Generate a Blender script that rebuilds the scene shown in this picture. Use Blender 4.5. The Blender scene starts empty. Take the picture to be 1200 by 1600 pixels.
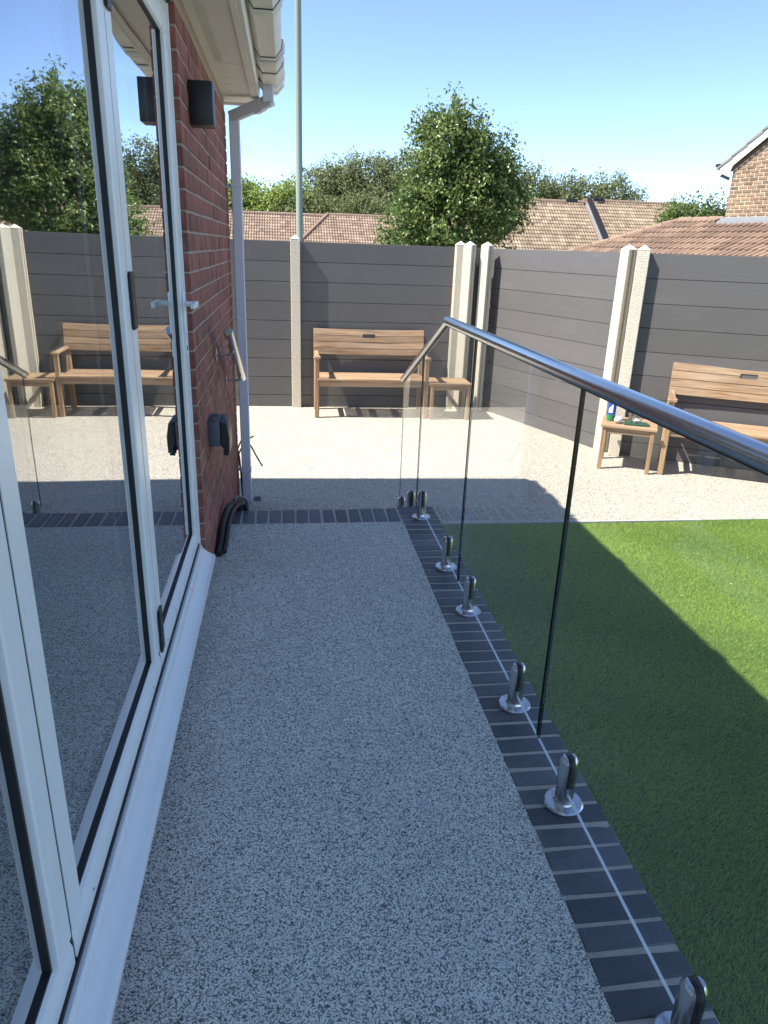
import bpy, bmesh, math, random
import numpy as np
from mathutils import Matrix, Vector, Euler
R = math.radians
random.seed(7); rng = np.random.default_rng(7)
S = bpy.context.scene
COL = S.collection

# ------------------------------------------------------------------ camera, sky, sun, exposure
cam_d = bpy.data.cameras.new('camera'); cam = bpy.data.objects.new('camera', cam_d); COL.objects.link(cam)
cam_d.sensor_fit = 'VERTICAL'; cam_d.sensor_height = 36.0; cam_d.sensor_width = 27.0
cam_d.lens = 36.0 * 1112.15 / 1600.0
cam_d.clip_start = 0.05; cam_d.clip_end = 3000.0
_yaw, _pit, _rol = 0.141059, 0.355116, 0.035855
_f = Vector((math.sin(_yaw)*math.cos(_pit), math.cos(_yaw)*math.cos(_pit), -math.sin(_pit)))
_r0 = Vector((math.cos(_yaw), -math.sin(_yaw), 0)); _u0 = _r0.cross(_f)
_r = _r0*math.cos(_rol) + _u0*math.sin(_rol); _u = _r.cross(_f)
cam.matrix_world = Matrix(((_r.x, _u.x, -_f.x, 0), (_r.y, _u.y, -_f.y, 0), (_r.z, _u.z, -_f.z, 1.45994), (0, 0, 0, 1)))
S.camera = cam

SUN = Vector((-0.744, -0.110, 1.0)).normalized()
world = bpy.data.worlds.new('World'); S.world = world; world.use_nodes = True
wn = world.node_tree; wn.nodes.clear()
sky = wn.nodes.new('ShaderNodeTexSky'); sky.sky_type = 'NISHITA'; sky.sun_disc = False
sky.sun_elevation = math.asin(SUN.z); sky.sun_rotation = math.atan2(SUN.x, SUN.y)
sky.altitude = 3000; sky.air_density = 0.7; sky.dust_density = 0.3; sky.ozone_density = 1.2
bg = wn.nodes.new('ShaderNodeBackground'); bg.inputs['Strength'].default_value = 0.15
wo = wn.nodes.new('ShaderNodeOutputWorld')
wn.links.new(sky.outputs[0], bg.inputs[0]); wn.links.new(bg.outputs[0], wo.inputs[0])
sun_d = bpy.data.lights.new('sun', 'SUN'); sun_d.energy = 4.3; sun_d.angle = R(0.53); sun_d.color = (1.0, 0.94, 0.85)
sun = bpy.data.objects.new('sun', sun_d); COL.objects.link(sun)
sun.rotation_euler = SUN.to_track_quat('Z', 'Y').to_euler(); sun.location = (-6, -2, 12)
S.view_settings.view_transform = 'Standard'; S.view_settings.look = 'None'
S.view_settings.exposure = 1.36; S.view_settings.gamma = 1.0; S.view_settings.use_curve_mapping = False
S.cycles.max_bounces = 10; S.cycles.transparent_max_bounces = 24; S.cycles.glossy_bounces = 5
S.cycles.use_denoising = True

# ------------------------------------------------------------------ helpers
def lmat(o): return Matrix.Translation(o.location) @ o.rotation_euler.to_matrix().to_4x4()
def wmat(o): return lmat(o) if o.parent is None else wmat(o.parent) @ lmat(o)

def thing(name, loc, label, cat, group=None, rz=0.0):
    o = bpy.data.objects.new(name, None); COL.objects.link(o)
    o.empty_display_size = 0.1
    o.location = loc; o.rotation_euler = (0, 0, rz)
    o['label'] = label; o['category'] = cat
    if group: o['group'] = group
    return o
def tag(o, label, cat, group=None):
    o['label'] = label; o['category'] = cat
    if group: o['group'] = group
    return o

class MB:
    def __init__(s): s.v = []; s.f = []; s.m = []
    def add(s, vs, fs, mi=0):
        b = len(s.v); s.v += [tuple(p) for p in vs]
        s.f += [tuple(b+i for i in f) for f in fs]
        s.m += (list(mi) if isinstance(mi, (list, tuple)) else [mi]*len(fs)); return s
    def box(s, x0, x1, y0, y1, z0, z1, mi=0):
        vs = [(x0,y0,z0),(x1,y0,z0),(x1,y1,z0),(x0,y1,z0),(x0,y0,z1),(x1,y0,z1),(x1,y1,z1),(x0,y1,z1)]
        return s.add(vs, [(0,3,2,1),(4,5,6,7),(0,1,5,4),(1,2,6,5),(2,3,7,6),(3,0,4,7)], mi)
    def prism(s, poly, axis, a, b, mi=0):
        # poly: ccw list of 2-D points in the two other axes (order x,y,z), extruded along axis from a to b
        def P(p, t):
            return {'x': (t, p[0], p[1]), 'y': (p[0], t, p[1]), 'z': (p[0], p[1], t)}[axis]
        n = len(poly); vs = [P(p, a) for p in poly] + [P(p, b) for p in poly]
        fs = [tuple(range(n))[::-1], tuple(range(n, 2*n))] + [(i, (i+1) % n, n+(i+1) % n, n+i) for i in range(n)]
        return s.add(vs, fs, mi)
    def bar(s, p0, p1, w, h, up=(0,0,1), mi=0):
        p0 = Vector(p0); p1 = Vector(p1); d = (p1-p0).normalized(); u = Vector(up)
        r = d.cross(u).normalized(); u = r.cross(d)
        vs = []
        for p in (p0, p1):
            for (a, b) in ((-1,-1),(1,-1),(1,1),(-1,1)): vs.append(p + r*a*w/2 + u*b*h/2)
        return s.add(vs, [(0,1,2,3),(7,6,5,4),(0,4,5,1),(1,5,6,2),(2,6,7,3),(3,7,4,0)], mi)
    def tube(s, pts, r, n=12, mi=0, caps=True):
        pts = [Vector(p) for p in pts]; m = len(pts)
        rs = r if isinstance(r, (list, tuple)) else [r]*m
        T = []
        for i in range(m):
            a = (pts[i]-pts[i-1]).normalized() if i > 0 else None
            b = (pts[i+1]-pts[i]).normalized() if i < m-1 else None
            T.append(((a or b) + (b or a)).normalized())
        ref = Vector((0,0,1)) if abs(T[0].z) < .9 else Vector((1,0,0))
        vs = []
        x = T[0].cross(ref).normalized()
        for i in range(m):
            x = (x - T[i]*x.dot(T[i])).normalized(); y = T[i].cross(x)
            k = 1.0
            bis = None
            if 0 < i < m-1:
                a = (pts[i]-pts[i-1]).normalized(); c = max(.4, T[i].dot(a)); k = 1/c
                bis = (a - T[i]*a.dot(T[i]))
                bis = bis.normalized() if bis.length > 1e-6 else None
            for j in range(n):
                q = 2*math.pi*j/n; o = x*math.cos(q)*rs[i] + y*math.sin(q)*rs[i]
                if bis is not None: o = o + bis*(o.dot(bis))*(k-1)
                vs.append(pts[i]+o)
        fs = []
        for i in range(m-1):
            for j in range(n):
                fs.append((i*n+j, i*n+(j+1) % n, (i+1)*n+(j+1) % n, (i+1)*n+j))
        if caps: fs += [tuple(range(n))[::-1], tuple(range((m-1)*n, m*n))]
        return s.add(vs, fs, mi)
    def lathe(s, prof, c=(0,0,0), n=24, mi=0):
        # prof: list of (r, z), bottom to top
        vs = []; fs = []; ms = []
        for (r, z) in prof:
            for j in range(n):
                q = 2*math.pi*j/n; vs.append((c[0]+r*math.cos(q), c[1]+r*math.sin(q), c[2]+z))
        for i in range(len(prof)-1):
            for j in range(n):
                fs.append((i*n+j, i*n+(j+1) % n, (i+1)*n+(j+1) % n, (i+1)*n+j))
                ms.append(mi[i] if isinstance(mi, (list, tuple)) else mi)
        fs += [tuple(range(n))[::-1], tuple(range((len(prof)-1)*n, len(prof)*n))]
        ms += [ms[0], ms[-1]]
        return s.add(vs, fs, ms)
    def build(s, name, mats, parent=None, local=False, bevel=0, seg=1, smooth=35, kind=None):
        me = bpy.data.meshes.new(name)
        vs = s.v
        if parent is not None and not local:
            inv = wmat(parent).inverted(); vs = [inv @ Vector(p) for p in vs]
        me.from_pydata([tuple(p) for p in vs], [], s.f)
        for m in (mats if isinstance(mats, (list, tuple)) else [mats]): me.materials.append(m)
        me.polygons.foreach_set('material_index', s.m)
        if bevel:
            bm = bmesh.new(); bm.from_mesh(me)
            bm.edges.ensure_lookup_table()
            es = [e for e in bm.edges if len(e.link_faces) == 2 and e.calc_face_angle(0) > R(25)]
            bmesh.ops.bevel(bm, geom=es, offset=bevel, segments=seg, affect='EDGES', profile=.5, clamp_overlap=True)
            bm.to_mesh(me); bm.free()
        me.polygons.foreach_set('use_smooth', [True]*len(me.polygons))
        me.set_sharp_from_angle(angle=R(smooth)); me.update()
        o = bpy.data.objects.new(name, me); COL.objects.link(o)
        if parent is not None: o.parent = parent
        if kind: o['kind'] = kind
        return o

def copy_mesh(src, parent, loc, rot=(0,0,0), scale=None, name=None):
    c = src.copy(); COL.objects.link(c)
    if parent is not None: c.parent = parent
    c.location = loc; c.rotation_euler = rot
    if scale: c.scale = scale
    return c
def shared(name, me, parent, loc, rot=(0,0,0), scale=None):
    o = bpy.data.objects.new(name, me); COL.objects.link(o); o.parent = parent
    o.location = loc; o.rotation_euler = rot
    if scale: o.scale = scale
    return o
def copy_tree(o, parent=None):
    c = o.copy(); COL.objects.link(c); c.parent = parent
    for ch in list(o.children): copy_tree(ch, c)
    return c

# ------------------------------------------------------------------ materials
class NM:
    def __init__(s, name):
        s.m = bpy.data.materials.new(name); s.m.use_nodes = True; s.t = s.m.node_tree; s.t.nodes.clear()
        s.out = s.n('OutputMaterial')
    def n(s, t, ins=None, **kw):
        nd = s.t.nodes.new('ShaderNode'+t)
        for k, v in kw.items(): setattr(nd, k, v)
        for k, v in (ins or {}).items():
            if hasattr(v, 'is_linked') and hasattr(v, 'node'): s.t.links.new(v, nd.inputs[k])
            else: nd.inputs[k].default_value = v
        return nd
    def surf(s, o): s.t.links.new(o, s.out.inputs['Surface']); return s.m
    def co(s, scale=(1,1,1)):
        tc = s.n('TexCoord'); mp = s.n('Mapping', {'Vector': tc.outputs['Object'], 'Scale': scale}); return mp.outputs[0]
    def noise(s, v, scale, detail=3, rough=.5, dist=0):
        return s.n('TexNoise', {'Vector': v, 'Scale': scale, 'Detail': detail, 'Roughness': rough, 'Distortion': dist})
    def ramp(s, fac, stops):
        r = s.n('ValToRGB', {'Fac': fac}); e = r.color_ramp.elements
        while len(e) < len(stops): e.new(.5)
        for i, (p, c) in enumerate(stops):
            e[i].position = p; e[i].color = (*c, 1) if len(c) == 3 else c
        return r.outputs[0]
    def mix(s, fac, a, b, mode='MIX'):
        x = s.n('Mix', data_type='RGBA', blend_type=mode)
        for i, v in ((0, fac), (6, a), (7, b)):
            if hasattr(v, 'is_linked'): s.t.links.new(v, x.inputs[i])
            else: x.inputs[i].default_value = (*v, 1) if isinstance(v, tuple) and len(v) == 3 else v
        return x.outputs[2]
    def math(s, op, a, b=0.0, clamp=False):
        x = s.n('Math', operation=op, use_clamp=clamp)
        for i, v in ((0, a), (1, b)):
            if hasattr(v, 'is_linked'): s.t.links.new(v, x.inputs[i])
            else: x.inputs[i].default_value = v
        return x.outputs[0]
    def bump(s, h, strength=.3, dist=.01, normal=None):
        i = {'Height': h, 'Strength': strength, 'Distance': dist}
        if normal is not None: i['Normal'] = normal
        return s.n('Bump', i).outputs[0]
    def pbr(s, col, rough=.5, metal=0.0, normal=None, **kw):
        i = {'Roughness': rough, 'Metallic': metal}
        if hasattr(col, 'is_linked'): i['Base Color'] = col
        else: i['Base Color'] = (*col, 1)
        if normal is not None: i['Normal'] = normal
        for k, v in kw.items(): i[k.replace('_', ' ')] = v
        return s.n('BsdfPrincipled', i).outputs[0]

def plain(name, col, rough=.5, metal=0.0, var=.12, scale=6, bump=0, bscale=80, bdist=.003, rnd=0, rv=.1, stretch=(1,1,1)):
    k = NM(name); v = k.co(stretch)
    a = k.noise(v, scale, 4, .6)
    c = k.mix(a.outputs[0], tuple(x*(1-var) for x in col), tuple(min(1, x*(1+var)) for x in col))
    if rnd:
        oi = k.n('ObjectInfo'); f = k.math('MULTIPLY_ADD', oi.outputs['Random'], 2*rnd); f.node.inputs[2].default_value = 1-rnd
        c = k.mix(1.0, c, f, 'MULTIPLY')
    b2 = k.noise(v, scale*3.1, 4, .6)
    r = k.math('MULTIPLY_ADD', b2.outputs[0], 2*rv); r.node.inputs[2].default_value = rough-rv
    nm = k.bump(k.noise(v, bscale, 4, .6).outputs[0], bump, bdist) if bump else None
    return k.surf(k.pbr(c, r, metal, nm))

def resin(name, stones, scale, gap=.55, tone=.12):
    k = NM(name); v = k.co()
    vo = k.n('TexVoronoi', {'Vector': v, 'Scale': scale, 'Randomness': 1.0}, feature='F1')
    sp = k.n('SeparateColor', {'Color': vo.outputs['Color']})
    c = k.ramp(sp.outputs[0], stones)
    pore = k.ramp(vo.outputs['Distance'], [(0.0, (1,1,1)), (.52, (1,1,1)), (.82, (gap,gap,gap))])
    fine = k.noise(v, scale*2.3, 2, .5)
    c = k.mix(1.0, c, k.ramp(fine.outputs[0], [(.32, (.72,)*3), (.60, (1.10,)*3)]), 'MULTIPLY')
    c = k.mix(1.0, c, pore, 'MULTIPLY')
    big = k.noise(v, 1.3, 4, .55); big2 = k.noise(v, 14, 3, .6)
    t = k.mix(.45, big.outputs[0], big2.outputs[0])
    c = k.mix(1.0, c, k.ramp(t, [(.3, (1-tone,)*3), (.7, (1+tone,)*3)]), 'MULTIPLY')
    h = k.math('SUBTRACT', 1.0, vo.outputs['Distance'])
    nm = k.bump(h, .4, .003)
    return k.surf(k.pbr(c, .55, 0, nm))

def wood(name, axis, pale=.5, rnd=.16):
    k = NM(name)
    sc = {'x': (1.6, 34, 34), 'y': (34, 1.6, 34), 'z': (34, 34, 1.6)}[axis]
    oi = k.n('ObjectInfo')
    tc = k.n('TexCoord'); off = k.n('VectorMath', {0: tc.outputs['Object']}, operation='ADD')
    cb = k.n('CombineXYZ', {0: oi.outputs['Random'], 1: oi.outputs['Random'], 2: oi.outputs['Random']})
    k.t.links.new(cb.outputs[0], off.inputs[1])
    mp = k.n('Mapping', {'Vector': off.outputs[0], 'Scale': sc})
    a = k.noise(mp.outputs[0], 1.0, 5, .62, .6)
    b = k.noise(mp.outputs[0], 3.4, 4, .6, .2)
    c = k.ramp(a.outputs[0], [(.28, (.12,.068,.034)), (.44, (.275,.165,.083)), (.58, (.375,.24,.13)), (.76, (.50,.355,.22))])
    g = k.noise(off.outputs[0], 3.2, 3, .6)
    c = k.mix(k.ramp(g.outputs[0], [(.35, (0,0,0)), (.75, (pale,)*3)]), c, (.40,.315,.235))
    c = k.mix(k.ramp(b.outputs[0], [(.62, (0,0,0)), (.8, (.55,)*3)]), c, (.17,.10,.05))
    f = k.math('MULTIPLY_ADD', oi.outputs['Random'], 2*rnd); f.node.inputs[2].default_value = 1-rnd
    c = k.mix(1.0, c, f, 'MULTIPLY')
    return k.surf(k.pbr(c, .66, 0, k.bump(b.outputs[0], .3, .002)))

def glass_sheet(name, tint, coat, haze=0.0, single=False):
    # a sheet with two air surfaces: reflectance 2f/(1+f) on its outer faces, straight-through transmission
    k = NM(name)
    fr = k.n('Fresnel', {'IOR': 1.5}); ge = k.n('NewGeometry')
    two = k.math('DIVIDE', k.math('MULTIPLY', fr.outputs[0], 2.0), k.math('ADD', fr.outputs[0], 1.0))
    fac = k.math('ADD', fr.outputs[0] if single else two, coat, True)
    fac = k.math('MULTIPLY', fac, k.math('SUBTRACT', 1.0, ge.outputs['Backfacing']))
    wv = k.bump(k.noise(k.co(), 1.7, 1, .4).outputs[0], .05, .02)
    tr = k.n('BsdfTransparent', {'Color': (*tint, 1)}); gl = k.n('BsdfGlossy', {'Roughness': 0.0, 'Color': (.97,.985,1,1), 'Normal': wv})
    base = tr.outputs[0]
    if haze:
        nz = k.noise(k.co(), 5, 5, .65)
        df = k.n('BsdfDiffuse', {'Color': (.7,.72,.72,1)})
        mh = k.n('MixShader', {0: k.math('MULTIPLY', nz.outputs[0], haze), 1: tr.outputs[0], 2: df.outputs[0]}); base = mh.outputs[0]
    mx = k.n('MixShader', {0: fac, 1: base, 2: gl.outputs[0]})
    return k.surf(mx.outputs[0])

def attr_leaf(name, dark, mid, light, trans=.35, rough=.4):
    k = NM(name)
    at = k.n('Attribute', attribute_name='tint')
    c = k.ramp(at.outputs['Fac'], [(0, dark), (.55, mid), (1, light)])
    p = k.pbr(c, rough, 0)
    tl = k.n('BsdfTranslucent', {'Color': k.mix(.5, c, tuple(min(1, x*1.5) for x in light))})
    mx = k.n('MixShader', {0: trans, 1: p, 2: tl.outputs[0]})
    return k.surf(mx.outputs[0])

def attr_pbr(name, a, b, c3, rough=.8, bump=0):
    k = NM(name); at = k.n('Attribute', attribute_name='tint')
    c = k.ramp(at.outputs['Fac'], [(0, a), (.5, b), (1, c3)])
    nz = k.noise(k.co(), 6, 5, .65)
    c = k.mix(1.0, c, k.ramp(nz.outputs[0], [(.3, (.78,)*3), (.7, (1.18,)*3)]), 'MULTIPLY')
    return k.surf(k.pbr(c, rough, 0, k.bump(nz.outputs[0], bump, .01) if bump else None))

M = {}
M['deck'] = resin('grey resin bound stone', [(0, (.085,.092,.085)), (.16, (.31,.325,.285)), (.32, (.71,.72,.62)), (.75, (.88,.88,.775)), (1, (.95,.945,.85))], 275, .30, .13)
M['patio'] = resin('buff resin bound stone', [(0, (.17,.145,.11)), (.16, (.30,.27,.22)), (.4, (.53,.485,.40)), (1, (.66,.62,.53))], 150, .55, .06)
def bluebrick():
    k = NM('blue engineering brick'); v = k.co(); oi = k.n('ObjectInfo')
    a = k.noise(v, 11, 5, .65); b = k.noise(v, 160, 3, .6)
    c = k.ramp(a.outputs[0], [(.3, (.090,.096,.102)), (.55, (.130,.138,.148)), (.8, (.18,.186,.192))])
    f = k.math('MULTIPLY_ADD', oi.outputs['Random'], .7); f.node.inputs[2].default_value = .68
    c = k.mix(1.0, c, f, 'MULTIPLY')
    st_ = k.noise(v, 17, 3, .55)
    c = k.mix(k.ramp(st_.outputs[0], [(.62, (0,0,0)), (.66, (.55,)*3)]), c, (.035,.04,.05))
    w = k.noise(v, 37, 5, .7)
    c = k.mix(k.ramp(w.outputs[0], [(.60, (0,0,0)), (.76, (.5,)*3)]), c, (.22,.22,.21))
    return k.surf(k.pbr(c, .5, 0, k.bump(b.outputs[0], .25, .001)))
M['blue'] = bluebrick()
M['mortar'] = plain('pale sandy mortar', (.50,.465,.39), .95, 0, .30, 22, .8, 240, .003)
M['mortar_wall'] = plain('wall mortar', (.37,.295,.245), .95, 0, .25, 18, .7, 200, .003)
def redbrick(name, cols, sc=1):
    k = NM(name); v = k.co((1,1,1)); oi = k.n('ObjectInfo')
    drag = k.noise(k.co((9, 46, 2.2)), 3, 4, .65); a = k.noise(v, 14, 5, .65); g = k.noise(v, 180, 3, .7)
    c = k.ramp(oi.outputs['Random'], cols)
    c = k.mix(1.0, c, k.ramp(a.outputs[0], [(.3, (.72,)*3), (.7, (1.25,)*3)]), 'MULTIPLY')
    c = k.mix(k.ramp(drag.outputs[0], [(.50, (0,0,0)), (.72, (.42,)*3)]), c, (.42,.27,.22))
    c = k.mix(k.ramp(g.outputs[0], [(.68, (0,0,0)), (.8, (.45,)*3)]), c, (.45,.36,.31))
    return k.surf(k.pbr(c, .85, 0, k.bump(k.mix(.5, drag.outputs[0], g.outputs[0]), .5, .003)))
M['red'] = redbrick('red facing brick', [(0, (.195,.062,.043)), (.5, (.25,.082,.056)), (.8, (.29,.102,.068)), (1, (.15,.054,.041))])
M['buffbrick'] = redbrick('buff brown brick', [(0, (.17,.108,.060)), (.4, (.235,.155,.090)), (.75, (.29,.20,.118)), (1, (.13,.085,.052))])
M['buffmortar'] = plain('cream mortar', (.66,.56,.42), .95, 0, .12, 10)
def brickpat(name, c1, c2, mort):
    k = NM(name); tc = k.n('TexCoord'); sx = k.n('SeparateXYZ', {0: tc.outputs['Object']})
    h = k.math('ADD', sx.outputs[0], sx.outputs[1]); cb = k.n('CombineXYZ', {0: h, 1: sx.outputs[2]})
    b = k.n('TexBrick', {'Vector': cb.outputs[0], 'Color1': (*c1,1), 'Color2': (*c2,1), 'Mortar': (*mort,1), 'Scale': 1.0, 'Mortar Size': .006, 'Brick Width': .225, 'Row Height': .075})
    return k.surf(k.pbr(b.outputs[0], .9, 0, k.bump(b.outputs['Fac'], -.4, .005)))
M['redpat'] = brickpat('red brickwork', (.26,.07,.05), (.33,.09,.06), (.4,.34,.3))
M['buffpat'] = brickpat('buff brickwork', (.26,.18,.10), (.38,.27,.16), (.58,.5,.38))
M['bluepat'] = brickpat('blue brickwork', (.04,.05,.065), (.07,.08,.10), (.34,.32,.27))
def pvc():
    k = NM('white upvc'); v = k.co(); a = k.noise(v, 5, 6, .7, .8); b = k.noise(k.co((30, 3, 30)), 4, 5, .7)
    c = k.mix(k.ramp(a.outputs[0], [(.50, (0,0,0)), (.72, (.16,)*3)]), (.80,.81,.80), (.50,.48,.44))
    c = k.mix(k.ramp(b.outputs[0], [(.60, (0,0,0)), (.74, (.22,)*3)]), c, (.56,.54,.50))
    r = k.math('MULTIPLY_ADD', a.outputs[0], .3); r.node.inputs[2].default_value = .17
    return k.surf(k.pbr(c, r, 0, k.bump(a.outputs[0], .03, .002)))
M['upvc'] = pvc()
M['gutterw'] = plain('off white weathered plastic', (.76,.745,.70), .4, 0, .10, 5, .05, 25, .001)
M['soffit'] = plain('cream white soffit board', (.78,.76,.70), .45, 0, .08, 4)
M['pipe'] = plain('pale grey white plastic pipe', (.62,.62,.66), .38, 0, .06, 4)
M['rubber'] = plain('black rubber', (.012,.012,.014), .55, 0, .2, 20)
M['black'] = plain('satin black plastic', (.010,.011,.014), .42, 0, .2, 9)
M['greyplastic'] = plain('grey moulded plastic', (.085,.10,.115), .5, 0, .12, 12)
M['cream_light'] = plain('pale cover edge', (.62,.56,.46), .5, 0, .1, 12)
def steel():
    k = NM('brushed stainless steel'); n = k.noise(k.co((40, 40, 220)), 3, 3, .6)
    r = k.math('MULTIPLY_ADD', n.outputs[0], .16); r.node.inputs[2].default_value = .16
    return k.surf(k.pbr((.62,.63,.64), r, 1.0, k.bump(n.outputs[0], .05, .001)))
M['steel'] = steel()
M['rail'] = plain('satin stainless tube', (.54,.55,.57), .24, 1.0, .04, 30, .03, 400, .0005, rv=.05)
M['pane'] = glass_sheet('door glass', (.90,.94,.94), .17, .012)
M['pane_in'] = glass_sheet('door inner glass', (.62,.68,.69), .10)
M['balglass'] = glass_sheet('toughened balustrade glass', (.984,.994,.989), .0, .014, True)
M['edge_dark'] = plain('dark green glass edge', (.006,.014,.012), .2, 0, .1, 5)
M['edge_lit'] = plain('painted lit glass edge', (.93,.96,.96), .25, 0, .03, 5)  # near-white colour paints the shine of the lit bottom edge
def boards():
    k = NM('charcoal composite board'); oi = k.n('ObjectInfo')
    a = k.noise(k.co((1.5, 60, 90)), 3, 4, .65); b = k.noise(k.co((.8, 2, 3)), 2, 4, .6)
    c = k.mix(a.outputs[0], (.096,.092,.089), (.128,.123,.118))
    f = k.math('MULTIPLY_ADD', oi.outputs['Random'], .16); f.node.inputs[2].default_value = .92
    c = k.mix(1.0, c, f, 'MULTIPLY')
    c = k.mix(k.ramp(b.outputs[0], [(.5, (0,0,0)), (.8, (.35,)*3)]), c, (.16,.155,.145))
    d_ = k.noise(k.co((.9, 9, 9)), 2.2, 6, .72, 1.2)
    c = k.mix(k.ramp(d_.outputs[0], [(.60, (0,0,0)), (.70, (.30,)*3)]), c, (.22,.21,.195))
    return k.surf(k.pbr(c, .5, 0, k.bump(a.outputs[0], .12, .002)))
M['board'] = boards()
M['concrete'] = plain('cream roughcast concrete', (.60,.55,.44), .92, 0, .14, 30, .9, 75, .012)
M['concrete_s'] = plain('smooth cream concrete', (.64,.60,.49), .9, 0, .10, 14, .35, 110, .003)
M['wx'] = wood('weathered teak along x', 'x', .48); M['wy'] = wood('weathered teak along y', 'y', .4); M['wz'] = wood('weathered teak upright', 'z', .2)
M['lawnbase'] = plain('artificial turf backing', (.085,.135,.035), .95, 0, .3, 60)
M['blade'] = attr_leaf('artificial grass blade', (.090,.170,.034), (.275,.400,.082), (.56,.665,.20), .45, .7)
M['kerb'] = plain('pale grey edging', (.42,.42,.41), .9, 0, .15, 20, .4, 120)
M['ground'] = plain('dry ground', (.20,.19,.13), .95, 0, .3, .6)
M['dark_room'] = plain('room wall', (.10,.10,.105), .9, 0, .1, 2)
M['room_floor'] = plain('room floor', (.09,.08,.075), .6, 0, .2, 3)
M['rooftile'] = plain('brown concrete roof tile', (.225,.152,.108), .85, 0, .25, 9, .3, 60, rnd=.28)
M['fartile'] = attr_pbr('far brown tiles', (.155,.112,.078), (.235,.178,.122), (.33,.26,.175), .85)
M['fartile2'] = attr_pbr('far russet tiles', (.175,.120,.086), (.25,.178,.128), (.33,.245,.182), .85)
M['ridge'] = plain('ridge tile', (.24,.165,.12), .9, 0, .3, 8)
M['lead'] = plain('grey lead flashing', (.24,.25,.26), .6, 0, .15, 6)
M['whitepaint'] = plain('white painted board', (.80,.80,.79), .45, 0, .04, 4)
M['greytile'] = plain('grey tile', (.20,.19,.175), .85, 0, .2, 7)
M['farwall'] = plain('far brick', (.32,.24,.17), .9, 0, .15, 3)
M['polepaint'] = plain('sage green lamp post paint', (.235,.27,.215), .42, 0, .10, 3)
M['bark'] = plain('bark', (.11,.085,.06), .95, 0, .3, 9, .8, 25, .02)
M['leaf_main'] = attr_leaf('broad green leaves', (.028,.060,.015), (.10,.165,.036), (.31,.37,.12), .22, .42)
M['leaf_bright'] = attr_leaf('bright green leaves', (.10,.155,.030), (.22,.30,.062), (.36,.42,.12), .4, .55)
M['leaf_olive'] = attr_leaf('olive green leaves', (.065,.088,.030), (.14,.172,.060), (.25,.27,.12), .35, .55)
M['leaf_grey'] = attr_leaf('grey green leaves', (.085,.105,.040), (.17,.20,.080), (.30,.33,.15), .35, .6)
M['bottle_blue'] = plain('blue print', (.018,.075,.42), .3, 0, .1, 30)
M['bottle_green'] = plain('green print', (.02,.24,.07), .3, 0, .1, 30)
M['bottle_navy'] = plain('navy cap', (.012,.03,.12), .35, 0, .1, 30)
M['bottle_white'] = plain('white print', (.75,.78,.8), .35, 0, .05, 30)
M['ceramic'] = plain('white ceramic', (.78,.76,.70), .5, 0, .06, 30)
M['tray'] = plain('dark green tray', (.020,.085,.050), .35, 0, .15, 20)
def clearglass():
    k = NM('clear glass dish'); g = k.n('BsdfGlass', {'IOR': 1.45, 'Roughness': .02, 'Color': (.95,.98,.97,1)}); t = k.n('BsdfTransparent')
    return k.surf(k.n('MixShader', {0: .45, 1: t.outputs[0], 2: g.outputs[0]}).outputs[0])
M['clear'] = clearglass()

ZP = -0.35           # patio level; the deck is z = 0
WX = -0.372          # face of the house wall

# ------------------------------------------------------------------ ground, patio, deck, steps
def struct(o): o['kind'] = 'structure'; return o
struct(MB().add([(-1500,-1500,-.40),(1500,-1500,-.40),(1500,1500,-.40),(-1500,1500,-.40)], [(0,1,2,3)]).build('ground', M['ground']))
pat = MB()
for (a, b, c, d) in ((-.372, .862, 3.96, 5.2), (-2.6, 7.4, 5.2, 8.52), (.866, 7.4, 4.56, 5.2), (5.4, 7.4, -3.0, 4.56)):
    pat.add([(a,c,ZP),(b,c,ZP),(b,d,ZP),(a,d,ZP)], [(0,1,2,3)])
struct(pat.build('patio', M['patio']))
deck = MB().box(-.60, .644, -3.0, 3.738, -.30, 0.0).build('deck', M['deck']); struct(deck)
# brick edging: 215 mm bricks on edge
bed = MB(); bed.box(.646, .858, -3.0, 3.95, -.36, -.0022); bed.box(-.37, .646, 3.7385, 3.95, -.36, -.0025)
bed.build('mortar_bed', M['mortar'], deck)
MB().box(.852, .8605, -3.0, 3.946, -.36, -.02).build('retaining_wall', M['bluepat'], deck)
MB().box(-.37, .856, 3.944, 3.9525, -.36, -.02).build('retaining_wall', M['bluepat'], deck)
def brick_mesh(name, lx, ly, lz, mat, jit=.0015, bev=.0025, seed=0):
    r = random.Random(seed); m = MB().box(-lx/2, lx/2, -ly/2, ly/2, -lz/2, lz/2)
    m.v = [(x+r.uniform(-jit,jit), y+r.uniform(-jit,jit), z+r.uniform(-jit,jit)*.6) for x, y, z in m.v]
    o = m.build(name, mat, bevel=bev); me = o.data; bpy.data.objects.remove(o); return me
edge_me = [brick_mesh('brick', .2145, .0622+.0012*(i%4-1.5), .10, M['blue'], .0030, .0025, i) for i in range(10)]
k = -50
y = .9217
ys = [y + .075*i for i in range(-40, 41) if y + .075*i < 3.93]
for i, yy in enumerate(ys):
    shared('brick', random.choice(edge_me), deck, (.645+.1075+random.uniform(-.002,.002), yy+.0325, -.05+random.uniform(-.0012,.0018)), (random.uniform(-.004,.004), random.uniform(-.004,.004), random.uniform(-.006,.006)))
x = -.335
while x < .62:
    shared('brick', random.choice(edge_me), deck, (x+.0325, 3.738+.1075+random.uniform(-.002,.002), -.05+random.uniform(-.001,.0015)), (0, 0, R(90)+random.uniform(-.012,.012)))
    x += .0752
# steps down to the patio behind the deck edge
st = MB(); st.box(-.37, .86, 3.953, 4.24, -.36, -.125); st.box(-.37, .86, 4.2405, 4.53, -.36, -.262)
struct(st.build('steps', M['patio']))
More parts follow.
